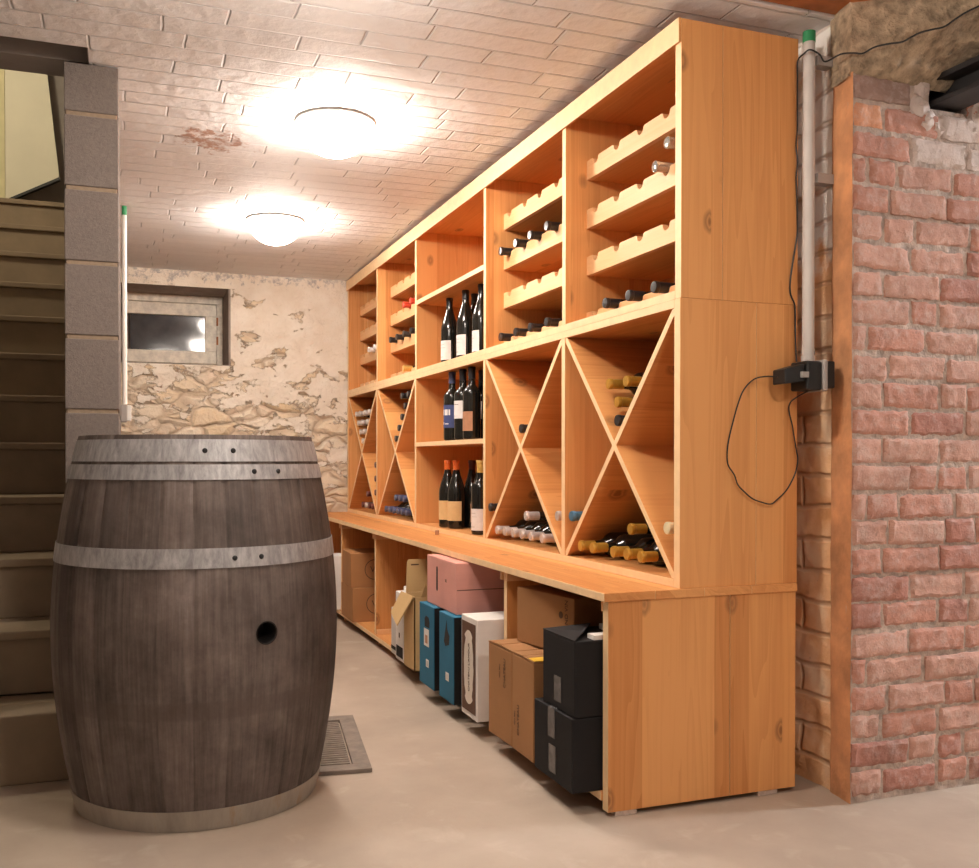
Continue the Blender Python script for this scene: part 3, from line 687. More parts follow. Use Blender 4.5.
def bottle(kind, cap, loc, label, group, glass=None, lab=None, lying=False, rz=0):
    t = thing('wine_bottle', label, 'bottle', (loc[0], loc[1], loc[2]+.0007), rz, group)
    if lying: t.rotation_euler = (0, R(-90), 0)
    lo = None
    for nm, me in bottle_meshes(kind, cap, glass or G_DARK, lab):
        o = bpy.data.objects.new(nm, me); C.objects.link(o); o.parent = t
        if nm == 'paper_label': lo = o
        if nm == 'label_print': o.parent = lo
    return t
BN = ['rightmost bay', 'second bay from right', 'middle bay', 'second bay from left', 'leftmost bay']
ORD = ['first', 'second', 'third', 'fourth', 'fifth', 'sixth', 'seventh', 'eighth']
XB = 1.646
def lie(cap, y, z, label, group, glass=None, dx=0, kind='bordeaux'):
    return bottle(kind, cap, (XB+dx+(0 if z > 1.29 else -.034), y, z), label, group, glass, None, True)
# on the notched rails: (bay, level, notch, capsule, glass)
LV = ['lowest rail', 'second-lowest rail', 'second-highest rail', 'highest rail']
rails = [(0, 0, 0, 'black'), (0, 0, 1, 'black'), (0, 0, 2, 'black'), (0, 0, 3, 'black'), (0, 2, 0, 'clear'), (0, 2, 1, 'clear'), (0, 1, 0, 'lime'), (0, 3, 0, 'white'),
         (1, 0, 1, 'black'), (1, 0, 2, 'black'), (1, 0, 3, 'black'), (1, 0, 4, 'black'), (1, 2, 1, 'black'), (1, 2, 2, 'black'), (1, 2, 3, 'black'), (1, 2, 4, 'black'),
         (3, 3, 0, 'black'), (3, 2, 1, 'red'), (3, 2, 2, 'red'), (3, 1, 1, 'black'), (3, 1, 2, 'black'), (3, 1, 3, 'black'), (3, 1, 4, 'black'), (3, 0, 2, 'ochre'),
         (4, 3, 0, 'silver'), (4, 0, 0, 'red'), (4, 1, 0, 'white'), (4, 1, 1, 'white'), (4, 1, 2, 'white')]
cnt = {}
for (b, l, n, c) in rails: cnt.setdefault((b, l), []).append(n)
cap_word = {'clear': 'clear glass', 'lime': 'yellow-green capped clear', 'white': 'white-capped', 'black': 'black-capped', 'red': 'red-capped', 'ochre': 'ochre-capped', 'silver': 'silver-capped'}
for (b, l, n, c) in rails:
    ns = sorted(cnt[(b, l)], reverse=True); pos = ns.index(n)
    where = f"{LV[l]} of the {BN[b]}"
    lab = f"{cap_word[c]} bottle on the {where}" + (f", {ORD[pos]} from left" if len(ns) > 1 else '')
    gl = G_CLEAR if c in ('clear',) or (b == 0 and l == 3) or c == 'lime' else G_DARK
    y = NOTCH[b][n]; y = max(y, BAY[b][0]+.040)
    lie(None if c == 'clear' else c, y, AX[l]-(0 if l else 0.0)+(.0 if l else .0), lab, f'bottles lying on the notched rails', gl)
lie(None, 2.180, 1.672+.0462, 'clear glass bottle resting on top of two others in the rightmost bay', 'bottles lying on the notched rails', G_CLEAR)
lie('black', 3.288, 1.672+.0, 'black-capped bottle resting between two others, second bay rail, far left pair', 'bottles lying on the notched rails') if False else None
# in the cross rack
def cell(bi): y0, y1 = BAY[bi]; return y0, y1, (y0+y1)/2, (CZ0+CZ1)/2
def vstack(bi, rows):
    """bottles nested in the upper V; yields (row, i, y, z)"""
    y0, y1, yc, zc = cell(bi); sl = ((y1-y0)/2)/((CZ1-CZ0)/2); al = atan(sl); r = .0385
    zA = zc+(r+.0095)/sin(al); out = []
    for row in range(rows):
        for i in range(row+1):
            a, b_ = row-i, i
            out.append((row, i, yc+(b_-a)*r*2*sin(al), zA+row*r*2*cos(al)))
    return out
G5 = 'bottles stacked in the leftmost cross bay'
ROWN = ['lowest', 'second', 'third', 'top']
for (row, i, y, z) in vstack(4, 4):
    lie('silver', y, z, f'foil-capped bottle, leftmost bay upper cell, {ROWN[row]} row' + (f', {ORD[row-i]} from left' if row else ''), G5, dx=-.004 if (i+row) % 2 else 0)
def wedge(bi, side, k, kind=0):
    """bottles standing up the divider in a side cell; side -1 = near (right), 1 = far (left)"""
    y0, y1, yc, zc = cell(bi); al = atan(((y1-y0)/2)/((CZ1-CZ0)/2)); r = .0385
    z = CZ0 + r/math.tan(al/2) + .0145/sin(al) + k*2*r
    return (y0+r+.0005 if side < 0 else y1-r-.0005), z+.006
for k in range(3):
    y, z = wedge(4, -1, k); lie('burgundy', y, z, f'dark red capped bottle by the divider, leftmost bay right cell, {["lowest", "middle", "topmost"][k]}', 'dark bottles up the divider in the leftmost bay')
def floor_row(bi, caps, ys, label, group, word):
    for i, (c, y) in enumerate(zip(caps, ys)):
        lie(c, y, CZ0+.0385, f'{word}, {ORD[i]} from left' if len(ys) > 1 else word, group)
floor_row(4, ['burgundy', 'silver', 'burgundy', 'burgundy'], [5.455, 5.376, 5.2975, 5.2185], 0, 'bottles on the floor of the leftmost cross bay', 'bottle on the bottom board of the leftmost bay')
lie('burgundy', 5.337, CZ0+.0385+.067, 'dark red capped bottle resting on the bottom row of the leftmost bay', 'bottles on the floor of the leftmost cross bay')
vs4 = vstack(3, 5)
for (row, i, y, z) in vs4:
    if (row == 4 and i <= 1) or (row == 3 and i == 0) or (row == 2 and i == 0) or (row == 1 and i == 0) or row == 0:
        lie('black', y, z, f'black-capped bottle in the upper cell, second bay from left, row {ORD[row]} up' + (', nearer the divider' if (row == 4 and i == 0) else ''), 'black-capped bottles in the second cross bay from left')
YS4 = [4.93-.0785*i for i in range(6)]
floor_row(3, ['navy']*6, YS4, 0, 'navy-capped bottles on the floor of the cross bay', 'navy-capped bottle in the bottom row, second bay from left')
for i, y in enumerate([(YS4[2]+YS4[3])/2, (YS4[3]+YS4[4])/2, (YS4[4]+YS4[5])/2]):
    lie('navy', y, CZ0+.0385+.0675, f'navy-capped bottle in the upper row, second bay from left, {ORD[i]} from left', 'navy-capped bottles on the floor of the cross bay')
v2 = vstack(1, 1)[0]; lie('black', v2[2]+.0, v2[3], 'single black-capped bottle in the upper cell, second bay from right', None)
y, z = wedge(1, 1, 0); lie('black', y, z, 'single black-capped bottle in the left cell, second bay from right', None)
y, z = wedge(1, -1, 0); lie('silver', y, z, 'single silver-capped bottle in the right cell, second bay from right', None)
YS2 = [3.310-.0785*i for i in range(5)]
floor_row(1, ['silver']*5+['silver'], YS2+[2.90], 0, 'silver-capped bottles in the second cross bay', 'silver-capped bottle in the bottom row, second bay from right')
lie('silver', (YS2[3]+YS2[4])/2, CZ0+.0385+.0675, 'silver-capped bottle lying on top of the silver-capped bottom row', 'silver-capped bottles in the second cross bay')
for (row, i, y, z) in vstack(0, 3):
    if row == 0: continue
    if (row, i) in ((1, 0), (2, 0), (2, 1)):
        pass
v1 = vstack(0, 3)
lie('black', v1[1][2], v1[1][3], 'dark bottle in the upper cell of the rightmost bay, behind the crossed board', None, dx=.040)
lie('black', v1[0][2], v1[0][3], 'dark bottle lowest in the upper cell of the rightmost bay', None, dx=.008)
lie('gold', v1[4][2], v1[4][3], 'gold-capped bottle, topmost right in the upper cell of the rightmost bay', 'gold-capped bottles in the rightmost cross bay', dx=.036)
lie('gold', v1[2][2], v1[2][3], 'gold-capped bottle, lowest in the upper cell of the rightmost bay', 'gold-capped bottles in the rightmost cross bay', dx=.036)
lie('gold', v1[5][2], v1[5][3], 'gold-capped bottle, topmost left in the upper cell of the rightmost bay', 'gold-capped bottles in the rightmost cross bay', dx=.036)
y, z = wedge(0, 1, 0); lie('blue', y, z, 'single blue-capped bottle in the left cell of the rightmost bay', None)
y, z = wedge(0, -1, 0); lie('cream', y, z, 'single cream-capped bottle in the right cell of the rightmost bay', None)
YS1 = [2.613, 2.535, 2.405, 2.328, 2.251]
floor_row(0, ['gold']*5, YS1, 0, 'gold-capped bottles in the rightmost cross bay', 'gold-capped bottle in the bottom row of the rightmost bay')
lie('gold', (YS1[2]+YS1[3])/2, CZ0+.0385+.0668, 'gold-capped bottle lying on the bottom row of the rightmost bay', 'gold-capped bottles in the rightmost cross bay', dx=.034)
# standing bottles, middle bay
zt = U0+.022
bottle('burgundy', 'black', (1.385, 4.07, zt), 'dark bottle with white label, leftmost of the four in the upper middle bay', 'white-labelled bottles in the upper middle bay', lab='white', rz=.25)
bottle('burgundy', 'black', (1.452, 3.925, zt), 'dark white-labelled bottle half hidden behind its neighbour, upper middle bay', 'white-labelled bottles in the upper middle bay', lab='white', rz=.6)
bottle('burgundy', 'black', (1.385, 3.855, zt), 'dark white-labelled bottle in the front, third from left, upper middle bay', 'white-labelled bottles in the upper middle bay', lab='white', rz=.1)
bottle('burgundy', 'black', (1.40, 3.70, zt), 'dark white-labelled bottle beside the right divider, upper middle bay', 'white-labelled bottles in the upper middle bay', lab='white', rz=-.2)
bottle('burgundy', 'black', (1.56, 4.0, zt), 'dark bottle at the back of the upper middle bay behind the leftmost one', 'white-labelled bottles in the upper middle bay', lab='white', rz=.3)
zs = .9605
gm = 'tall dark bottles on the shelf of the middle bay'
for i, (x, y, c, lb, d) in enumerate([(1.3495, 3.93, 'navy', 'navy', 'navy-labelled dark bottle, leftmost on the middle bay shelf'), (1.44, 3.93, 'black', None, 'dark bottle just behind the navy-labelled one on the middle shelf'),
        (1.3495, 3.79, 'black', 'small', 'dark bottle with tall white label on the middle bay shelf'), (1.44, 3.80, 'black', 'small', 'dark bottle behind the tall white label on the middle shelf'),
        (1.3495, 3.68, 'black', 'copper', 'dark bottle right of the white-labelled one on the middle shelf'), (1.42, 3.565, 'black', None, 'dark bottle against the right divider on the middle shelf'), (1.47, 3.66, 'ochre', None, 'dark bottle with tall ochre capsule at the right, middle shelf')]):
    bottle('bordeaux', c, (x, y, zs), d, gm, lab=lb, rz=.3)
zl = Z0+.022
gl_ = 'bottles standing on the floor of the middle bay'
for (x, y, k, c, lb, d) in [(1.362, 4.03, 'burgundy', 'orange', 'tan', 'orange-capped bottle with tan label, leftmost in the lower middle bay'), (1.375, 3.948, 'burgundy', 'orange', 'tan', 'orange-capped bottle with tan label, second from left, lower middle bay'),
        (1.43, 3.80, 'burgundy', 'burgundy', 'copper', 'dark red capped bottle with copper label in the lower middle bay'), (1.50, 3.70, 'burgundy', 'burgundy', None, 'dark red capped bottle in the second row of the lower middle bay'),
        (1.46, 3.98, 'burgundy', 'burgundy', None, 'dark bottle behind the orange-capped pair in the lower middle bay'), (1.352, 3.585, 'bordeaux', 'ochre', 'white', 'dark bottle with white label by the right divider, lower middle bay')]:
    bottle(k, c, (x, y, zl), d, gl_, lab=lb, rz=.35)
# a cork-topped small stub on the worktop
mb = MB(); mb.lathe([(.008, 0), (.009, .002), (.009, .018), (.008, .020)], 14)
ck = obj('wine_cork', mb, L_COPPER, smooth=True); ck.location = (1.27, 3.90, .5528); tag(ck, 'small copper-brown cork standing on the worktop below the middle bay', 'cork')

# ================================================================== boxes under the worktop
def carton(name, label, cat, x0, y0, z0, x1, y1, z1, mats, group=None, rz=0, bevel=.003):
    t = thing(name, label, cat, ((x0+x1)/2, (y0+y1)/2, z0), rz, group)
    a, b_, c = (x1-x0)/2, (y1-y0)/2, z1-z0
    mb = MB(); mb.box(-a, -b_, 0, a, b_, c); obj('carton', mb, mats, t, world=False, bevel=bevel); return t, a, b_, c
BZ = .0552
# black pair, near end
t, a, b_, c = carton('cardboard_box', 'black cardboard box with two tape strips, lower of the black pair', 'box', 1.028, 2.086, BZ, 1.37, 2.315, .240, K_BLACK, 'black cardboard boxes')
for (y, z0, z1) in ((.005, .055+.055, .186), (.0, .02, .09)):
    mb = MB(); mb.box(-a-.0012, y-.02, z0, -a-.0002, y+.02, z1); obj('tape', mb, K_TAPE, t, world=False)
mb = MB(); mb.box(-a, -.02+.005, c-.0002, -a+.06, .025, c+.0008); obj('tape', mb, K_TAPE, t, world=False)
t, a, b_, c = carton('cardboard_box', 'black cardboard box with lid ajar and white paper, upper of the black pair', 'box', 1.035, 2.086, .2415, 1.37, 2.275, .430, K_BLACK, 'black cardboard boxes')
mb = MB(); mb.box(-a-.0012, -.018, .02, -a-.0002, .022, .085); obj('tape', mb, K_TAPE, t, world=False)
mb = MB(); mb.add([(-a, b_, c), (-a, -b_, c), (-a+.05, -b_+.05, c+.012), (-a+.13, b_-.02, c+.010), (-a, b_, c+.003), (-a, -b_, c+.003), (-a+.05, -b_+.05, c+.015), (-a+.13, b_-.02, c+.013)], [(0, 1, 2, 3), (4, 7, 6, 5), (0, 4, 5, 1), (1, 5, 6, 2), (2, 6, 7, 3), (3, 7, 4, 0)]); obj('lid_flap', mb, K_BLACK, t, world=False)
mb = MB(); mb.box(-a+.145, -b_+.004, c+.0005, a-.02, b_-.04, c+.014); mb.box(-a+.055, -b_+.004, c+.0005, -a+.145, -b_+.04, c+.012); obj('paper', mb, K_WHITE, t, world=False)
# tall brown pair
for (y0, y1, lab, up) in ((2.335, 2.490, 'tall brown cardboard box beside the black boxes', 0), (2.500, 2.675, 'tall brown cardboard box next to the white box', 1)):
    t, a, b_, c = carton('cardboard_box', lab, 'box', 1.036, y0, BZ, 1.385, y1, .326, K_BROWN, 'tall brown cardboard boxes', rz=R(1.2 if up else -.8))
    text('lettering', 'CHATEAU', .019, K_INK, t, (-a-.0006, .03-.065*up, .20 if up else .09), FACE_XV, world=False)
    text('lettering', 'VIN FIN', .012, K_INK, t, (-a-.0006, .055-.065*up if not up else .0, .20 if up else .09), FACE_XV, world=False)
    for s in (1, -1):
        mb = MB(); mb.add([(-a, s*.003, c+.004), (a, s*.003, c+.004), (a, s*b_, c+.0005), (-a, s*b_, c+.0005), (-a, s*.003, c+.008), (a, s*.003, c+.008), (a, s*b_, c+.004), (-a, s*b_, c+.004)], [(0, 1, 2, 3), (4, 7, 6, 5), (0, 4, 5, 1), (1, 5, 6, 2), (2, 6, 7, 3), (3, 7, 4, 0)]); obj('top_flap', mb, K_BROWN, t, world=False)
    if not up:
        mb = MB(); mb.box(-a+.004, -b_, c+.005, a-.05, -b_+.06, c+.0065); obj('tape', mb, K_YTAPE, t, world=False)
# brown box lying on the tall pair
t, a, b_, c = carton('cardboard_box', 'brown wine carton lying on top of the two tall brown boxes', 'box', 1.125, 2.345, .3355, 1.42, 2.64, .498, K_BROWN, None, rz=R(9))
text('lettering', 'GRAND VIN', .020, K_INK, t, (-a-.0006, -b_+.035, .10), FACE_XV, world=False)
mb = MB(); mb.lathe([(.010, 0), (.010, .0006)], 16); o = obj('printed_mark', mb, K_INK, t, world=False); o.location = (-a-.0004, -b_+.062, .11); o.rotation_euler = (0, R(-90), 0)
# white box with brown panel
t, a, b_, c = carton('wine_box', 'white wine box with dark brown front and jagged cream label', 'box', 1.032, 2.765, BZ, 1.38, 2.912, .376, K_WHITE)
mb = MB(); mb.box(-a-.0014, -b_+.013, .018, -a-.0002, b_-.010, c-.018); pl = obj('printed_panel', mb, K_DBROWN, t, world=False)
rr = random.Random(3); poly = []
for k in range(44):
    q = 2*pi*k/44; ry, rzz = .043, .118
    f = 1+rr.uniform(-.07, .07); yy = ry*cos(q)*f; zz_ = rzz*sin(q)
    if abs(zz_) > .095: yy *= 1.5
    poly.append((yy, c/2+zz_))
mb = MB(); mb.prism(poly, 'x', -a-.0022, -a-.0015); cl = obj('cream_emblem', mb, K_CREAMC, pl, world=False)
text('lettering', "CHATEAU L'AMOUR", .017, K_INK, pl, (-a-.0026, -.004, c/2), FACE_XV, world=False)
# petrol blue pair
for (y0, y1, lab, hole) in ((2.985, 3.140, 'petrol blue wine box with triangular cutout, beside the white box', 'tri'), (3.200, 3.375, 'petrol blue wine box with square cutout and white label', 'sq')):
    t, a, b_, c = carton('wine_box', lab, 'box', 1.030, y0, BZ, 1.37, y1, .351, [K_BLUE], 'petrol blue wine boxes')
    mb = MB(); mb.box(-a+.002, -b_-.0008, .002, a, -b_+.0002, c-.002); obj('side_print', mb, K_BLACK, t, world=False)
    if hole == 'tri': poly = [(-.008, .185), (.03, .195), (.035, .225), (.012, .245), (.006, .275), (-.004, .25), (-.022, .20)]
    else: poly = [(-.02, .215), (.035, .215), (.038, .235), (.028, .252), (-.004, .255), (-.02, .245)]
    mb = MB(); mb.prism([(-y, z) for y, z in poly], 'x', -a-.0008, -a-.0002); obj('cutout', mb, M_HOLE, t, world=False)
    yy = -.012
    mb = MB(); mb.box(-a-.0010, yy-.016, .070, -a-.0002, yy+.016, .098); st = obj('sticker', mb, K_WHITE, t, world=False)
    mb = MB(); mb.box(-a-.0013, yy-.009, .075, -a-.0010, yy+.009, .093); obj('printed_mark', mb, K_GREYC, st, world=False)
    if hole == 'sq':
        mb = MB(); mb.box(-a-.0010, -.030, .145, -a-.0002, .028, .208); st = obj('sticker', mb, K_WHITE, t, world=False)
        mb = MB(); mb.box(-a-.0013, -.015, .155, -a-.0010, .013, .185); obj('printed_mark', mb, L_COPPER, st, world=False)
# pink box on the blue pair
t, a, b_, c = carton('wine_box', 'salmon pink wine box with handle slot on top of the blue boxes', 'box', 1.052, 3.02, .352, 1.40, 3.35, .5275, K_PINK)
mb = MB(); ply = [(.045+.008*cos(q)+0, .10+.008*sin(q)+(.036 if sin(q) > 0 else -.036)) for q in [2*pi*k/20 for k in range(20)]]
mb.prism(ply, 'x', -a-.0006, -a-.0001); obj('handle_slot', mb, M_HOLE, t, world=False)
mb = MB(); mb.box(-a+.002, -b_-.0008, .082, a-.002, -b_-.0001, .0845); obj('side_seam', mb, K_DBROWN, t, world=False)
text('lettering', 'cc', .020, K_INK, t, (-a-.0005, -.055, .105), FACE_X, world=False)
# open kraft box with flaps and bottle carrier
t = thing('open_box', 'open tan cardboard box with raised flaps, left of the blue boxes', 'box', (1.22, 3.58, BZ))
mb = MB(); x0, x1, y0, y1, z0, z1, th = 1.052, 1.38, 3.515, 3.66, BZ, .345, .004
mb.box(x0, y0, z0, x1, y1, z0+th); mb.box(x0, y0, z0, x0+th, y1, z1); mb.box(x1-th, y0, z0, x1, y1, z1); mb.box(x0, y0, z0, x1, y0+th, z1); mb.box(x0, y1-th, z0, x1, y1, z1)
obj('carton', mb, K_TAN, t)
mb = MB(); mb.add([(x0, y0+.01, z1), (x0, y1+.03, z1), (x0-.04, y1+.045, z1-.085), (x0-.055, y0+.045, z1-.115), (x0-.003, y0+.01, z1+.003), (x0-.003, y1+.03, z1+.003), (x0-.043, y1+.045, z1-.082), (x0-.058, y0+.045, z1-.112)], [(0, 1, 2, 3), (4, 7, 6, 5), (0, 4, 5, 1), (1, 5, 6, 2), (2, 6, 7, 3), (3, 7, 4, 0)]); obj('front_flap', mb, K_TAN, t)
mb = MB(); mb.prism([(1.062, z1), (1.165, z1), (1.160, z1+.10), (1.145, z1+.132), (1.072, z1+.132), (1.066, z1+.12)], 'y', 3.6615, 3.6655); fb = obj('back_flap', mb, K_TAN, t)
mb = MB(); mb.box(1.082, 3.6605, z1+.108, 1.115, 3.6614, z1+.113); obj('printed_mark', mb, K_INK, fb)
mb = MB(); mb.add([(1.08, y0, z1), (1.36, y0, z1), (1.36, y0-.035, z1+.10), (1.10, y0-.035, z1+.10), (1.08, y0+.003, z1), (1.36, y0+.003, z1), (1.36, y0-.032, z1+.10), (1.10, y0-.032, z1+.10)], [(0, 1, 2, 3), (4, 7, 6, 5), (0, 4, 5, 1), (1, 5, 6, 2), (2, 6, 7, 3), (3, 7, 4, 0)]); obj('side_flap', mb, K_TAN, t)
# white jug like carton with a spout cap
t = thing('drink_carton', 'tall off-white drink carton with screw cap beside the open box', 'carton', (1.10, 3.74, BZ))
mb = MB(); mb.box(1.056, 3.676, BZ, 1.15, 3.80, .335); obj('carton', mb, K_WHITE, t, bevel=.004)
mb = MB(); mb.lathe([(.016, 0), (.016, .02), (.014, .022)], 20, (1.095, 3.755, .3351)); obj('screw_cap', mb, M_WPVC, t, smooth=True)
mb = MB(); mb.box(1.0546, 3.69, .07, 1.0556, 3.785, .115); obj('printed_panel', mb, K_BLACK, t)
mb = MB(); mb.box(1.0546, 3.735, .15, 1.0556, 3.747, .17); obj('printed_mark', mb, K_INK, t)
t = thing('drink_carton', 'grey carton with black handle loop behind the off-white drink carton', 'carton', (1.11, 3.87, BZ))
mb = MB(); mb.box(1.070, 3.815, BZ, 1.16, 3.92, .250); obj('carton', mb, K_GREYC, t, bevel=.003)
mb = MB(); mb.box(1.0685, 3.82, BZ+.02, 1.0695, 3.915, .09); obj('printed_panel', mb, K_BLACK, t)
mb = MB(); mb.tube([(1.11, 3.835, .2505), (1.11, 3.838, .285), (1.11, 3.855, .305), (1.11, 3.88, .305), (1.11, 3.895, .285), (1.11, 3.898, .2505)], .004); obj('handle', mb, M_BLACK, t, smooth=True)
# two brown boxes with a round emblem in the second bay from left
for (z0, z1, lab, rz) in ((BZ, .228, 'reddish brown box with round emblem, lower of the stacked pair', R(-1)), (.2292, .402, 'reddish brown box with round emblem, upper of the stacked pair', R(-4))):
    t, a, b_, c = carton('cardboard_box', lab, 'box', 1.085, 4.70, z0, 1.40, 4.985, z1, K_RED, 'stacked brown boxes with round emblem', rz=rz)
    mb = MB(); n = 28; vs = [(rq*cos(2*pi*k/n)-.035, -b_-.0006, rq*sin(2*pi*k/n)+.09) for rq in (.052, .048) for k in range(n)]
    mb.add(vs, [(k, (k+1) % n, n+(k+1) % n, n+k) for k in range(n)]); em = obj('round_emblem', mb, K_INK, t, world=False)
    text('lettering', 'VS', .045, K_INK, em, (-.035, -b_-.0008, .09), (R(90), 0, 0), world=False)
# white papers/box sliver left of that bay
t, a, b_, c = carton('wine_box', 'tall white box with grey print behind the barrel, leftmost bay', 'box', 1.06, 5.13, BZ, 1.36, 5.30, .35, K_WHITE)
mb = MB(); mb.box(-a-.001, -b_+.01, .12, -a-.0002, b_-.01, .16); obj('printed_panel', mb, K_GREYC, t, world=False)

# ================================================================== barrel
bx, by = .183, 2.612
def br_r(z):
    q = (z-.45)/.48; return .3645-.066*(abs(q)**1.9)
barrel = thing('wine_barrel', 'large upright weathered oak wine barrel with grey steel hoops', 'barrel', (bx, by, 0))
NS = 28; SEG = 8; mb = MB(); prof_z = [.001]+[.938*i/44 for i in range(1, 44)]+[.938]
vs = []
for z in prof_z:
    for k in range(NS*SEG):
        a = 2*pi*(k-SEG/2)/(NS*SEG); kk = k % SEG; r = br_r(z)
        if kk == 0: r -= .0032
        vs.append((r*cos(a), r*sin(a), z))
n = NS*SEG
for z, dr in ((.925, .022), (.895, .024)):
    for k in range(n): a = 2*pi*(k-SEG/2)/n; r = br_r(z)-dr; vs.append((r*cos(a), r*sin(a), z if dr != .022 else .938))
rings = len(prof_z)+2
fs = [(j*n+k, j*n+(k+1) % n, (j+1)*n+(k+1) % n, (j+1)*n+k) for j in range(rings-1) for k in range(n)]
fs += [tuple(range(n-1, -1, -1)), tuple((rings-1)*n+k for k in range(n))]
mb.add(vs, fs); body = obj('barrel_staves', mb, [M_BARREL, M_HOLE], barrel, world=False, smooth=True)
# bung hole cut into a stave
A = R(-69.0); hz = .466; rr_ = br_r(hz)
cu = bmesh.new(); bmesh.ops.create_cone(cu, cap_ends=True, segments=28, radius1=.026, radius2=.026, depth=.12)
cme = bpy.data.meshes.new('c'); cu.to_mesh(cme); cu.free(); cme.materials.append(M_HOLE); co = bpy.data.objects.new('c', cme); C.objects.link(co)
co.matrix_world = Matrix.Translation((bx+rr_*cos(A), by+rr_*sin(A), hz)) @ Matrix.Rotation(A, 4, 'Z') @ Matrix.Rotation(R(90), 4, 'Y')
md = body.modifiers.new('cut', 'BOOLEAN'); md.operation = 'DIFFERENCE'; md.object = co; md.solver = 'EXACT'; md.material_mode = 'TRANSFER'
bpy.context.view_layer.update()
me2 = bpy.data.meshes.new_from_object(body.evaluated_get(bpy.context.evaluated_depsgraph_get())); body.modifiers.clear(); body.data = me2; me2.name = 'barrel_staves'
bpy.data.objects.remove(co)
mb = MB(); mb.lathe([(.026, .0), (.028, .0), (.028, .002), (.026, .002), (.026, .0)], 28, close=False); o = obj('bung_ring', mb, M_HOLE, barrel, world=False, smooth=True)
o.matrix_local = Matrix.Translation((rr_*cos(A), rr_*sin(A), hz)) @ Matrix.Rotation(A, 4, 'Z') @ Matrix.Rotation(R(90), 4, 'Y')
mb = MB(); mb.lathe([(.2, .896), (br_r(.9)-.03, .896), (br_r(.9)-.03, .902), (.2, .902)], 64); obj('barrel_head', mb, M_OAKH, barrel, world=False)
def hoop(z0, z1, mat, rivets, label=None):
    mb = MB(); th = .0022; pr = [(br_r(z0)+.0004, z0), (br_r(z0)+th, z0), (br_r((z0+z1)/2)+th, (z0+z1)/2), (br_r(z1)+th, z1), (br_r(z1)+.0004, z1)]
    mb.lathe(pr, 120, close=False); h = obj('hoop', mb, mat, barrel, world=False, smooth=True)
    if label: h['label'] = label
    # overlap seam
    for (ang, zz_) in rivets:
        r = br_r(zz_)+th; mb = MB(); mb.lathe([(.0062, -.001), (.0062, .0012), (.0045, .0030), (.001, .0036)], 12)
        o = obj('rivet', mb, M_STEEL, h, world=False, smooth=True)
        o.matrix_local = Matrix.Translation((r*cos(R(ang)), r*sin(R(ang)), zz_)) @ Matrix.Rotation(R(ang), 4, 'Z') @ Matrix.Rotation(R(90), 4, 'Y')
    return h
hoop(.874, .927, M_HOOP, [(-91.5, .900), (-79.2, .900)])
hoop(.831, .867, M_HOOP, [(-70.4, .850), (-58.1, .850)])
hoop(.626, .672, M_HOOP, [(-80.9, .648), (-70.3, .648)])
hoop(.0005, .052, M_HOOPR, [], 'stained brownish base hoop')
# floor grating beside it
t = thing('floor_grating', 'square grey iron floor drain cover beside the barrel', 'drain cover', (.60, 2.88, 0))
q = [(.484, 2.600), (.649, 2.580), (.725, 3.150), (.56, 3.17)]
def qp(u, v, z):
    a = Vector(q[0]).lerp(Vector(q[1]), u); b2 = Vector(q[3]).lerp(Vector(q[2]), u); p = a.lerp(b2, v); return (p.x, p.y, z)
def qbox(mb, u0, u1, v0, v1, z0, z1):
    mb.add([qp(u, v, z) for u in (u0, u1) for v in (v0, v1) for z in (z0, z1)], [(0, 1, 3, 2), (4, 6, 7, 5), (0, 4, 5, 1), (2, 3, 7, 6), (0, 2, 6, 4), (1, 5, 7, 3)])
mb = MB(); qbox(mb, 0, 1, 0, .09, .0005, .012); qbox(mb, 0, 1, .91, 1, .0005, .012); qbox(mb, .70, 1, .09, .91, .0005, .012); obj('frame', mb, K_GRATE, t, bevel=.0015)
mb = MB(); qbox(mb, 0, .67, .105, .895, .0005, .008)
for k in range(22): qbox(mb, .01, .66, .11+.0355*k, .11+.0355*k+.020, .008, .011)
obj('grille', mb, K_GRATE, t)

# ================================================================== conduits, socket, cable
def conduit(name, label, x, y, z0, z1, r, mat, sleeve):
    t = thing(name, label, 'pipe', (x, y, z0)); mb = MB(); mb.tube([(x, y, z0), (x, y, z1)], r, 16); obj('pipe', mb, mat, t, smooth=True)
    mb = MB(); mb.tube([(x, y, z1), (x, y, z1+sleeve)], r*1.05, 16); obj('sleeve', mb, M_GREEN, t, smooth=True, bevel=0)
    return t
pr_ = conduit('electrical_conduit', 'grey plastic conduit running down beside the upper pine rack', 1.679, 2.022, 1.135, 1.965, .0155, M_PVC, .028)
mb = MB(); mb.tube([(1.679, 2.022, 1.136), (1.679, 2.022, 1.150)], .0175, 16); mb.tube([(1.679, 2.022, 1.156), (1.679, 2.022, 1.166)], .0170, 16); obj('gland', mb, M_PVC, pr_, smooth=True)
for zc_ in (1.60, 1.905):
    mb = MB(); mb.box(1.6945, 2.005, zc_, 1.745, 2.035, zc_+.025); obj('clip', mb, M_GREYPL, pr_)
pl_ = conduit('electrical_conduit', 'thin white conduit on the block wall beside the small window', .003, 4.5, 1.125, 1.965, .0105, M_WPVC, .04)
t = thing('light_switch', 'small white and grey switch box under the thin conduit', 'switch', (.003, 4.5, 1.05))
mb = MB(); mb.box(-.013, 4.46, 1.045, .012, 4.54, 1.122); obj('housing', mb, M_GREYPL, t, bevel=.003)
mb = MB(); mb.box(.0121, 4.463, 1.050, .030, 4.537, 1.118); obj('cover', mb, M_WPVC, t, bevel=.003)
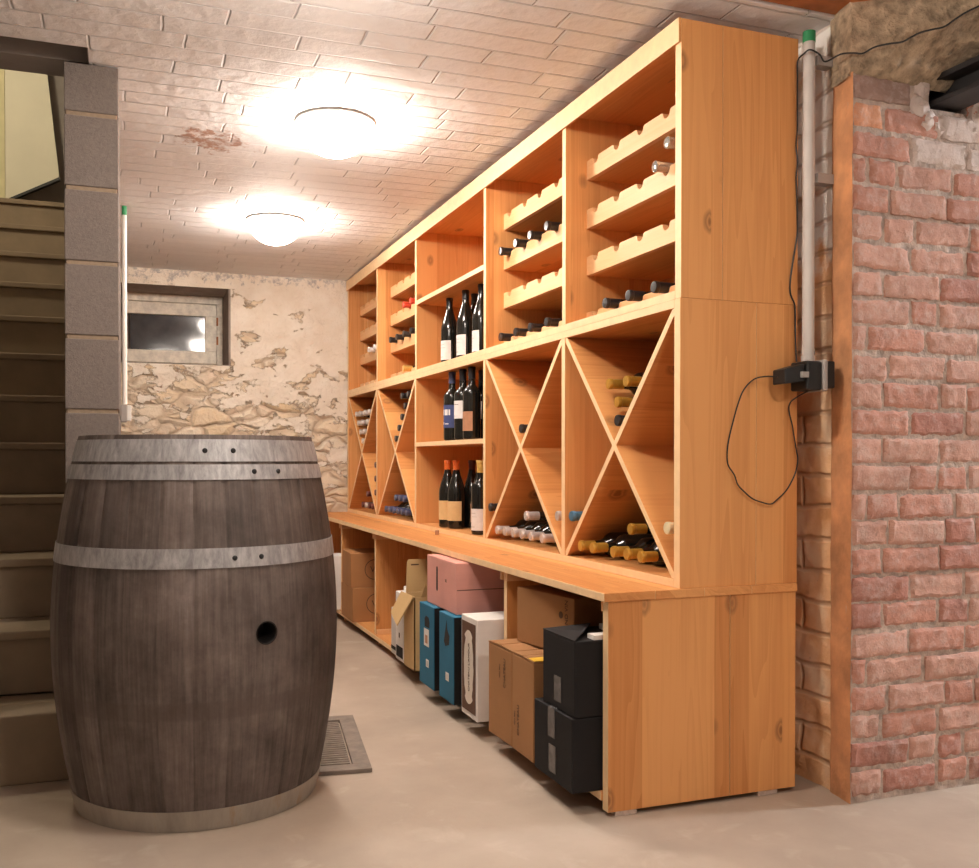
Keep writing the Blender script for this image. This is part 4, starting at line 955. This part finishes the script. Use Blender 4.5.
# socket with adapters
t = thing('power_socket', 'black and grey surface power socket under the conduit end', 'socket', (1.70, 2.02, 1.09))
mb = MB(); mb.box(1.6905, 1.965, 1.062, 1.718, 2.03, 1.132); obj('housing', mb, M_BLACK, t, bevel=.004)
mb = MB(); mb.box(1.6745, 1.957, 1.054, 1.690, 2.035, 1.1345); obj('collar', mb, M_GREYPL, t, bevel=.005)
mb = MB(); mb.box(1.7185, 2.010, 1.085, 1.753, 2.026, 1.105); obj('bracket', mb, M_GREYPL, t)
t = thing('power_adapter', 'black plug-in adapter with thin looping cable on the socket', 'adapter', (1.62, 2.0, 1.09))
mb = MB(); mb.box(1.628, 1.962, 1.056, 1.674, 2.028, 1.130); obj('plug_body', mb, M_BLACK, t, bevel=.004)
mb = MB(); mb.prism([(1.566, 1.070), (1.6275, 1.078), (1.6275, 1.124), (1.566, 1.108)], 'y', 1.97, 2.02); obj('transformer', mb, M_BLACK, t, bevel=.003)
mb = MB(); mb.box(1.613, 1.9605, 1.088, 1.632, 1.9618, 1.101); mb.box(1.612, 1.9618, 1.087, 1.633, 1.972, 1.102); obj('rating_sticker', mb, M_GREYPL, t)
loop = [(1.5655, 2.0, 1.090), (1.545, 2.02, 1.092), (1.520, 2.035, 1.085), (1.493, 2.04, 1.058), (1.475, 2.04, 1.02), (1.462, 2.04, .98), (1.449, 2.04, .935), (1.443, 2.04, .898), (1.446, 2.04, .865), (1.465, 2.04, .839), (1.475, 2.04, .815), (1.495, 2.04, .796), (1.520, 2.04, .778), (1.545, 2.04, .769), (1.577, 2.04, .763), (1.598, 2.04, .775), (1.625, 2.04, .797), (1.645, 2.04, .825), (1.657, 2.04, .851), (1.662, 2.04, .88), (1.657, 2.04, .904), (1.650, 2.04, .94), (1.644, 2.04, .969), (1.634, 2.04, 1.005), (1.634, 2.035, 1.028), (1.650, 2.02, 1.045), (1.660, 2.0, 1.0555)]
def smooth_path(p, k=5):
    p = [Vector(q) for q in p]; out = []
    for i in range(len(p)-1):
        a, b2, c, d = p[max(i-1, 0)], p[i], p[i+1], p[min(i+2, len(p)-1)]
        for j in range(k):
            t_ = j/k; out.append(.5*((2*b2)+(c-a)*t_+(2*a-5*b2+4*c-d)*t_**2+(3*b2-a-3*c+d)*t_**3))
    return out+[p[-1]]
loop = smooth_path(loop)
mb = MB(); mb.tube(loop, .0019, 8); obj('cable', mb, M_BLACK, t, smooth=True)
w2 = [(1.655, 2.038, 1.135), (1.655, 2.042, 1.20), (1.655, 2.044, 1.27), (1.652, 2.044, 1.290), (1.640, 2.044, 1.315), (1.640, 2.044, 1.351), (1.650, 2.044, 1.41), (1.657, 2.044, 1.444), (1.662, 2.044, 1.48), (1.662, 2.045, 1.524), (1.660, 2.045, 1.58), (1.658, 2.045, 1.622), (1.660, 2.042, 1.66), (1.655, 2.042, 1.70), (1.657, 2.04, 1.74), (1.657, 2.04, 1.79), (1.657, 2.04, 1.87), (1.656, 2.038, 1.92), (1.656, 2.015, 1.93), (1.662, 1.997, 1.935), (1.69, 1.994, 1.925), (1.70, 1.985, 1.905),
      (1.697, 1.925, 1.900), (1.720, 1.905, 1.898), (1.739, 1.895, 1.896), (1.762, 1.880, 1.909), (1.790, 1.862, 1.914), (1.816, 1.846, 1.916), (1.834, 1.835, 1.926), (1.852, 1.822, 1.935), (1.875, 1.808, 1.940), (1.897, 1.794, 1.944), (1.918, 1.780, 1.960), (1.938, 1.768, 1.974), (1.96, 1.752, 1.985), (1.985, 1.738, 1.996), (2.05, 1.69, 2.02), (2.2, 1.59, 2.07)]
w2 = smooth_path(w2)
mb = MB(); mb.tube(w2, .0022, 8); tag(obj('black_cable', mb, M_BLACK, smooth=True), 'thin black cable climbing the rack edge and crossing the concrete above the bricks', 'cable')
